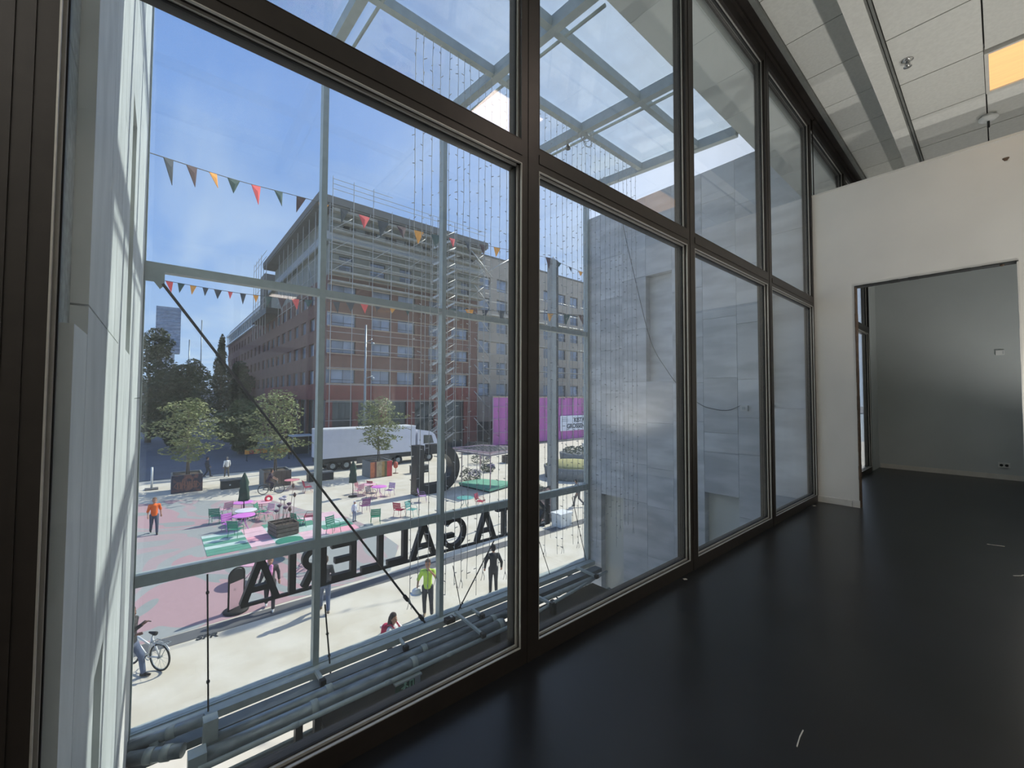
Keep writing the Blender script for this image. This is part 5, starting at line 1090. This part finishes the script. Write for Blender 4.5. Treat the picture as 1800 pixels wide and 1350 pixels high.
# ================================================================== PEOPLE AND BICYCLES
m_skin = mat('skin', rgb(186, 140, 116), .6, 0, .06, 8); m_skind = mat('skin_dark', rgb(120, 84, 66), .6, 0, .06, 8)
def cloth(n, c): return mat('cloth_' + n, rgb(*c), .85, 0, .12, 14, .1)
def person(label, loc, rz, top, legs, hair, pose, skin=m_skin, shoe=(40, 38, 38), h_=1.75, extra=None, long_hair=False, sit=False):
    """pose: joint positions for elbow / hand / knee / foot on both sides, in metres for a 1.75 m figure facing +X"""
    t = thing('person', label, 'person', loc, rz); k = h_/1.75
    V = lambda *p: Vector(p)*k
    pz = pose.get('pelvis', (0, 0, .95)); pv = V(*pz); lean = Vector(pose.get('lean', (0, 0, 0)))*k
    chest = pv + V(0, 0, .40) + lean; neck = pv + V(0, 0, .53) + lean*1.25; head = pv + V(.02, 0, .69) + lean*1.4
    J = {}
    for s_, n in ((1, 'l'), (-1, 'r')):
        J['sh'+n] = chest + V(0, s_*.175, .06); J['hip'+n] = pv + V(0, s_*.09, -.04)
        J['el'+n] = V(*pose.get('el'+n, (-.03, s_*.25, 1.14))); J['ha'+n] = V(*pose.get('ha'+n, (.06, s_*.27, .90)))
        J['kn'+n] = V(*pose.get('kn'+n, (.03, s_*.10, .50))); J['ft'+n] = V(*pose.get('ft'+n, (0, s_*.11, .09)))
    P_ = [(pv, .125*k, pv+V(0, 0, .2)+lean*.5, .115*k), (pv+V(0, 0, .2)+lean*.5, .115*k, chest, .14*k), (chest, .12*k, neck, .055*k), (neck, .052*k, head+V(0, 0, -.04), .06*k), (head+V(0, 0, .05), .095*k, head+V(.015, 0, -.05), .075*k),
          (head+V(.09, 0, -.01), .02*k, head+V(.10, 0, -.02), .018*k)]
    for n in 'lr':
        s_ = 1 if n == 'l' else -1
        P_ += [(chest+V(0, s_*.06, .04), .09*k, J['sh'+n], .062*k), (J['sh'+n], .058*k, J['el'+n], .043*k), (J['el'+n], .041*k, J['ha'+n], .028*k), (J['hip'+n], .095*k, J['kn'+n], .06*k), (J['kn'+n], .058*k, J['ft'+n], .038*k)]
        d = (J['ha'+n]-J['el'+n]).normalized(); P_.append((J['ha'+n], .032*k, J['ha'+n]+d*.075*k, .036*k)); side = d.cross(Vector((1, 0, .2))).normalized()
        for i in range(4): q = J['ha'+n]+d*.085*k+side*(i-1.5)*.020*k; ln_ = (.055, .068, .063, .048)[i]*k; P_.append((q, .0105*k, q+d*ln_*.6+V(.012, 0, 0), .009*k)); P_.append((q+d*ln_*.6+V(.012, 0, 0), .009*k, q+d*ln_+V(.028, 0, 0), .008*k))
        q = J['ha'+n]+d*.03*k; P_.append((q, .014*k, q+d*.03*k+side*.045*k*(-1 if n == 'l' else 1)+V(.02, 0, 0), .010*k))
        f = J['ft'+n]; P_.append((f+V(-.03, 0, -.045), .036*k, f+V(.12, 0, -.06), .028*k))
    soft(P_, .014, 'body', skin, t, 2)
    mt, ml, mh = cloth(*top[:2]), cloth(*legs), cloth(*hair)
    T_ = [(pv+V(0, 0, .02), .155*k, pv+V(0, 0, .2)+lean*.5, .145*k), (pv+V(0, 0, .2)+lean*.5, .145*k, chest, .16*k), (chest, .135*k, chest+(neck-chest)*.8, .075*k)]
    for n in 'lr':
        s_ = 1 if n == 'l' else -1; T_ += [(chest+V(0, s_*.06, .04), .105*k, J['sh'+n], .078*k), (J['sh'+n], .076*k, J['el'+n], .062*k)]
        if top[2]: T_.append((J['el'+n], .060*k, J['el'+n].lerp(J['ha'+n], .9), .046*k))
    soft(T_, .018, 'jacket' if top[2] else 'shirt', mt, t, 3)
    L_ = [(pv+V(0, 0, .04), .145*k, pv+V(0, 0, -.06), .14*k)]
    for n in 'lr': L_ += [(J['hip'+n], .11*k, J['kn'+n], .078*k), (J['kn'+n], .074*k, J['kn'+n].lerp(J['ft'+n], .93), .062*k)]
    soft(L_, .018, 'trousers', ml, t, 3)
    for n in 'lr': f = J['ft'+n]; soft([(f+V(-.035, 0, -.045), .047*k, f+V(.07, 0, -.05), .042*k), (f+V(.07, 0, -.05), .042*k, f+V(.14, 0, -.06), .032*k)], .012, 'shoe', cloth('shoe%d' % sum(shoe), shoe), t, 2)
    Hh = [(head+V(-.015, 0, .07), .10*k, head+V(-.03, 0, .0), .092*k)]
    if long_hair: Hh += [(head+V(-.05, .0, .0), .10*k, head+V(-.10, .0, -.22), .09*k), (head+V(-.10, .03, -.22), .085*k, head+V(-.12, .03, -.36), .06*k)]
    soft(Hh, .013, 'hair', mh, t, 2)
    fc = MB()
    for s_ in (-1, 1): fc.ball(head+V(.082, s_*.032, .015), .011*k, 6, 5)
    fc.build('eyes', m_black, t); MB().bar(head+V(.083, -.02, -.055), head+V(.083, .02, -.055), .008, .008).build('mouth', cloth('lip', (130, 70, 66)), t)
    for s_ in (-1, 1): MB().ball(head+V(.0, s_*.088, .0), (.018*k, .01*k, .028*k), 8, 6).build('ear', skin, t)
    if extra: extra(t, J, V, chest, head, pv)
    return t
walk = dict(knl=(.20, .10, .53), ftl=(.26, .10, .10), knr=(.0, -.10, .52), ftr=(-.24, -.10, .14), ell=(-.12, .25, 1.16), hal=(-.06, .27, .93), elr=(.06, -.25, 1.14), har=(.20, -.25, .95))
stand = dict()
D = lambda a: R(a)
def helmet(t, J, V, c, h_, p):
    q = J['har'] + V(.02, -.02, -.13); mb = MB(); mb.lathe([(.15, 0), (.155, .02), (.14, .10), (.09, .15), (.03, .165)], q, 16).build('hard_hat', m_plastic, t); mb = MB(); mb.lathe([(.19, -.005), (.19, .012)], q+V(.03, 0, 0), 16).build('hat_brim', m_plastic, t)
phone = dict(ell=(.16, .28, 1.28), hal=(.22, .10, 1.50), knl=(.06, .12, .52), ftl=(.05, .14, .09), knr=(.02, -.1, .5), ftr=(-.06, -.1, .09), elr=(-.02, -.30, 1.16), har=(.03, -.33, .88))
person('man in a neon yellow shirt carrying a white hard hat', (-10.5, 6.85, GZ), D(-35), ('neon', (190, 224, 96), False), ('darkwork', (62, 64, 70)), ('crop', (92, 66, 54)), phone, extra=helmet, shoe=(120, 104, 84), h_=1.78)
person('man in dark jacket and trousers seen from behind', (-10.35, 9.45, GZ), D(150), ('black', (44, 44, 46), True), ('charcoal', (54, 54, 56)), ('darkhair', (40, 36, 34)), dict(ell=(-.03, .30, 1.15), hal=(.06, .31, .92), elr=(-.03, -.30, 1.15), har=(.06, -.31, .92)), h_=1.72)
def bagp(c, nm):
    def f(t, J, V, ch, h_, p):
        m = cloth('bag'+nm, c); soft([(ch+V(-.20, 0, .02), .12, ch+V(-.22, 0, -.20), .135), (ch+V(-.22, .06, -.2), .12, ch+V(-.22, -.06, -.2), .12)], .02, 'backpack', m, t, 3)
        for s_ in (-1, 1): MB().tube([ch+V(-.12, s_*.1, .14), ch+V(.02, s_*.11, .19), ch+V(.15, s_*.1, .05), ch+V(.02, s_*.16, -.15)], .02, 6).build('strap', m, t)
        B(-.02, .02, -.03, .03, 0, .06).build('tag_patch', m_plastic, t).location = ch+V(-.34, 0, .0)
    return f
person('woman with long dark hair and a red backpack', (-8.25, 4.62, GZ), D(35), ('white', (222, 220, 218), True), ('jeansdark', (50, 52, 62)), ('brunette', (52, 38, 38)), dict(ell=(.18, .30, 1.18), hal=(.36, .20, 1.16), elr=(.12, -.28, 1.14), har=(.28, -.2, 1.05)), h_=1.66, extra=bagp((178, 30, 74), 'red'), long_hair=True)
person('man in dark jacket and blue jeans behind the letters R and E', (-12.9, 4.35, GZ), D(165), ('navy', (50, 52, 58), True), ('jeans', (92, 104, 128)), ('brownhair', (74, 60, 52)), dict(walk), h_=1.8, shoe=(112, 98, 82))
def pinkscarf(t, J, V, c, h_, p): soft([(c+V(.10, .03, .12), .06, c+V(.15, .0, -.05), .085), (c+V(.15, 0, -.05), .085, c+V(.14, -.02, -.22), .07)], .018, 'pink_top', cloth('pinktop', (232, 150, 200)), t, 3)
person('woman in a dark jacket over a pink top behind the first letter A', (-14.3, 3.0, GZ), D(-10), ('darkgrey', (66, 62, 64), True), ('blacktr', (60, 56, 58)), ('darkhair', (40, 36, 34)), dict(walk, har=(.14, -.33, .95)), h_=1.72, extra=pinkscarf, shoe=(206, 206, 204))
person('man in an orange shirt and jeans walking beside the marble wall', (-26.9, -.05, GZ), D(5), ('orange', (240, 110, 40), False), ('jeansgrey', (84, 90, 104)), ('ginger', (126, 96, 70)), dict(walk), h_=1.82)
person('walker in a loose white tunic by the dark bench', (-43.0, 4.75, GZ), D(185), ('tunic', (230, 230, 228), True), ('grey', (92, 88, 84)), ('greyhair', (120, 116, 114)), dict(walk), h_=1.74, skin=m_skind)
person('person in dark clothes behind the leftmost planter', (-44.0, 3.4, GZ), D(90), ('bluegrey', (58, 62, 72), True), ('darkjean', (46, 50, 60)), ('darkhair', (40, 36, 34)), dict(walk), h_=1.76)
person('person in grey with a flared skirt running near the pylon', (-16.4, 21.2, GZ), D(-170), ('midgrey', (92, 90, 92), True), ('greyskirt', (104, 100, 100)), ('darkhair', (40, 36, 34)), dict(walk, lean=(.10, 0, 0), ftr=(-.38, -.10, .22)), h_=1.72)
person('child in white near the green chair', (-22.4, 8.7, GZ), D(20), ('childwhite', (226, 228, 238), True), ('childgrey', (140, 150, 170)), ('whitecap', (226, 226, 232)), stand, h_=1.15)

def bicycle(label, loc, rz, c, rack=True, tilt=0.0):
    t = thing('bicycle', label, 'bicycle', loc, rz); t.rotation_euler = (tilt, 0, rz); m_b = mat('bike_' + c[0], rgb(*c[1]), .35, .2, .05, 5); r_ = .33
    for x in (-.52, .52):
        w_ = MB().torus((x, 0, r_+.02), (0, 1, 0), r_, .022, 28, 6).build('wheel', m_black, t); sp_ = MB()
        for i in range(14): a = i*math.pi/7; sp_.tube([(x, .02*(-1)**i, r_+.02), (x+r_*math.cos(a), 0, r_+.02+r_*math.sin(a))], .003, 3, False)
        sp_.build('spokes', m_galv, w_); MB().torus((x, 0, r_+.02), (0, 1, 0), r_-.025, .012, 28, 5).build('rim', m_galv, w_); MB().tube([(x, -.05, r_+.02), (x, .05, r_+.02)], .025, 8).build('hub', m_galv, w_)
    A, S_, Hd, F_, Re = Vector((-.10, 0, .30)), Vector((-.25, 0, .85)), Vector((.36, 0, .90)), Vector((.52, 0, .35)), Vector((-.52, 0, .35))
    fr = MB()
    for a, b in ((A, S_), (A, Vector((.40, 0, .70))), (S_.lerp(A, .45), Vector((.38, 0, .80))), (A, Re), (S_.lerp(A, .1), Re)): fr.tube([a, b], .024, 7)
    fr.build('frame', m_b, t); MB().tube([Hd+Vector((-.02, 0, .05)), Vector((.40, 0, .70)), F_], .022, 7).build('fork', m_b, t)
    MB().tube([(.22, -.28, 1.02), (.34, -.2, 1.06), (.35, 0, .98), (.34, .2, 1.06), (.22, .28, 1.02)], .014, 6).build('handlebar', m_dark, t)
    soft([(S_+Vector((-.09, 0, .08)), .06, S_+Vector((.12, 0, .08)), .025)], .014, 'saddle', m_black, t, 2); MB().tube([S_, S_+Vector((0, 0, .06))], .016, 6).build('seat_post', m_galv, t)
    MB().torus(A, (0, 1, 0), .09, .012, 18, 5).build('chainring', m_galv, t); MB().tube([A+Vector((0, -.10, 0)), A+Vector((.12, -.10, -.12))], .012, 5).tube([A+Vector((0, .10, 0)), A+Vector((-.12, .10, .12))], .012, 5).build('crank', m_dark, t)
    if rack:
        rk = MB()
        for y_ in (-.08, 0, .08): rk.tube([(-.78, y_, .74), (-.30, y_, .74)], .008, 5)
        for x in (-.78, -.6, -.45, -.30): rk.tube([(x, -.08, .74), (x, .08, .74)], .008, 5)
        rk.tube([(-.7, .08, .74), (-.52, .05, .36)], .008, 5).tube([(-.7, -.08, .74), (-.52, -.05, .36)], .008, 5); rk.build('luggage_rack', m_galv, t)
        fd = MB()
        for i in range(9): a0 = R(35+i*12); a1 = R(35+(i+1)*12); fd.bar((-.52+.38*math.cos(a0), 0, .35+.38*math.sin(a0)), (-.52+.38*math.cos(a1), 0, .35+.38*math.sin(a1)), .06, .008, (0, 1, 0))
        fd.build('mudguard', m_b, t)
    return t
bicycle('white bicycle pushed past the marble wall', (-12.95, -.12, GZ), D(215), ('white', (222, 224, 224)))
person('man in a black sweater pushing a white bicycle', (-12.55, -.42, GZ), D(60), ('blacksweat', (40, 40, 42), True), ('jeans', (92, 104, 128)), ('blackhair', (30, 28, 28)), dict(walk, ell=(.10, -.02, 1.22), hal=(.30, -.05, 1.36), elr=(.12, -.30, 1.20), har=(.34, -.34, 1.26)), h_=1.78, skin=m_skind)
bicycle('dark bicycle ridden past the middle planter', (-33.1, 6.45, GZ), D(75), ('grey', (96, 100, 104)), True)
ride = dict(pelvis=(-.22, 0, 1.0), lean=(.16, 0, 0), ell=(.05, .26, 1.26), hal=(.30, .24, 1.10), elr=(.05, -.26, 1.26), har=(.30, -.24, 1.10), knl=(.12, .10, .72), ftl=(-.02, .12, .30), knr=(.08, -.10, .85), ftr=(-.02, -.12, .50))
person('cyclist in dark clothes riding past the middle planter', (-33.1, 6.45, GZ), D(75), ('plum', (70, 54, 66), False), ('darkpurple', (52, 44, 58)), ('brownhair', (74, 60, 52)), ride, h_=1.72)
bicycle('bicycle parked behind the ledge near the stone wall', (-7.9, 11.3, GZ), D(40), ('black', (50, 52, 54)), True)
bicycle('dark bicycle lying near the letter E', (-17.2, 5.2, GZ), D(-20), ('dark', (60, 60, 64)), False)
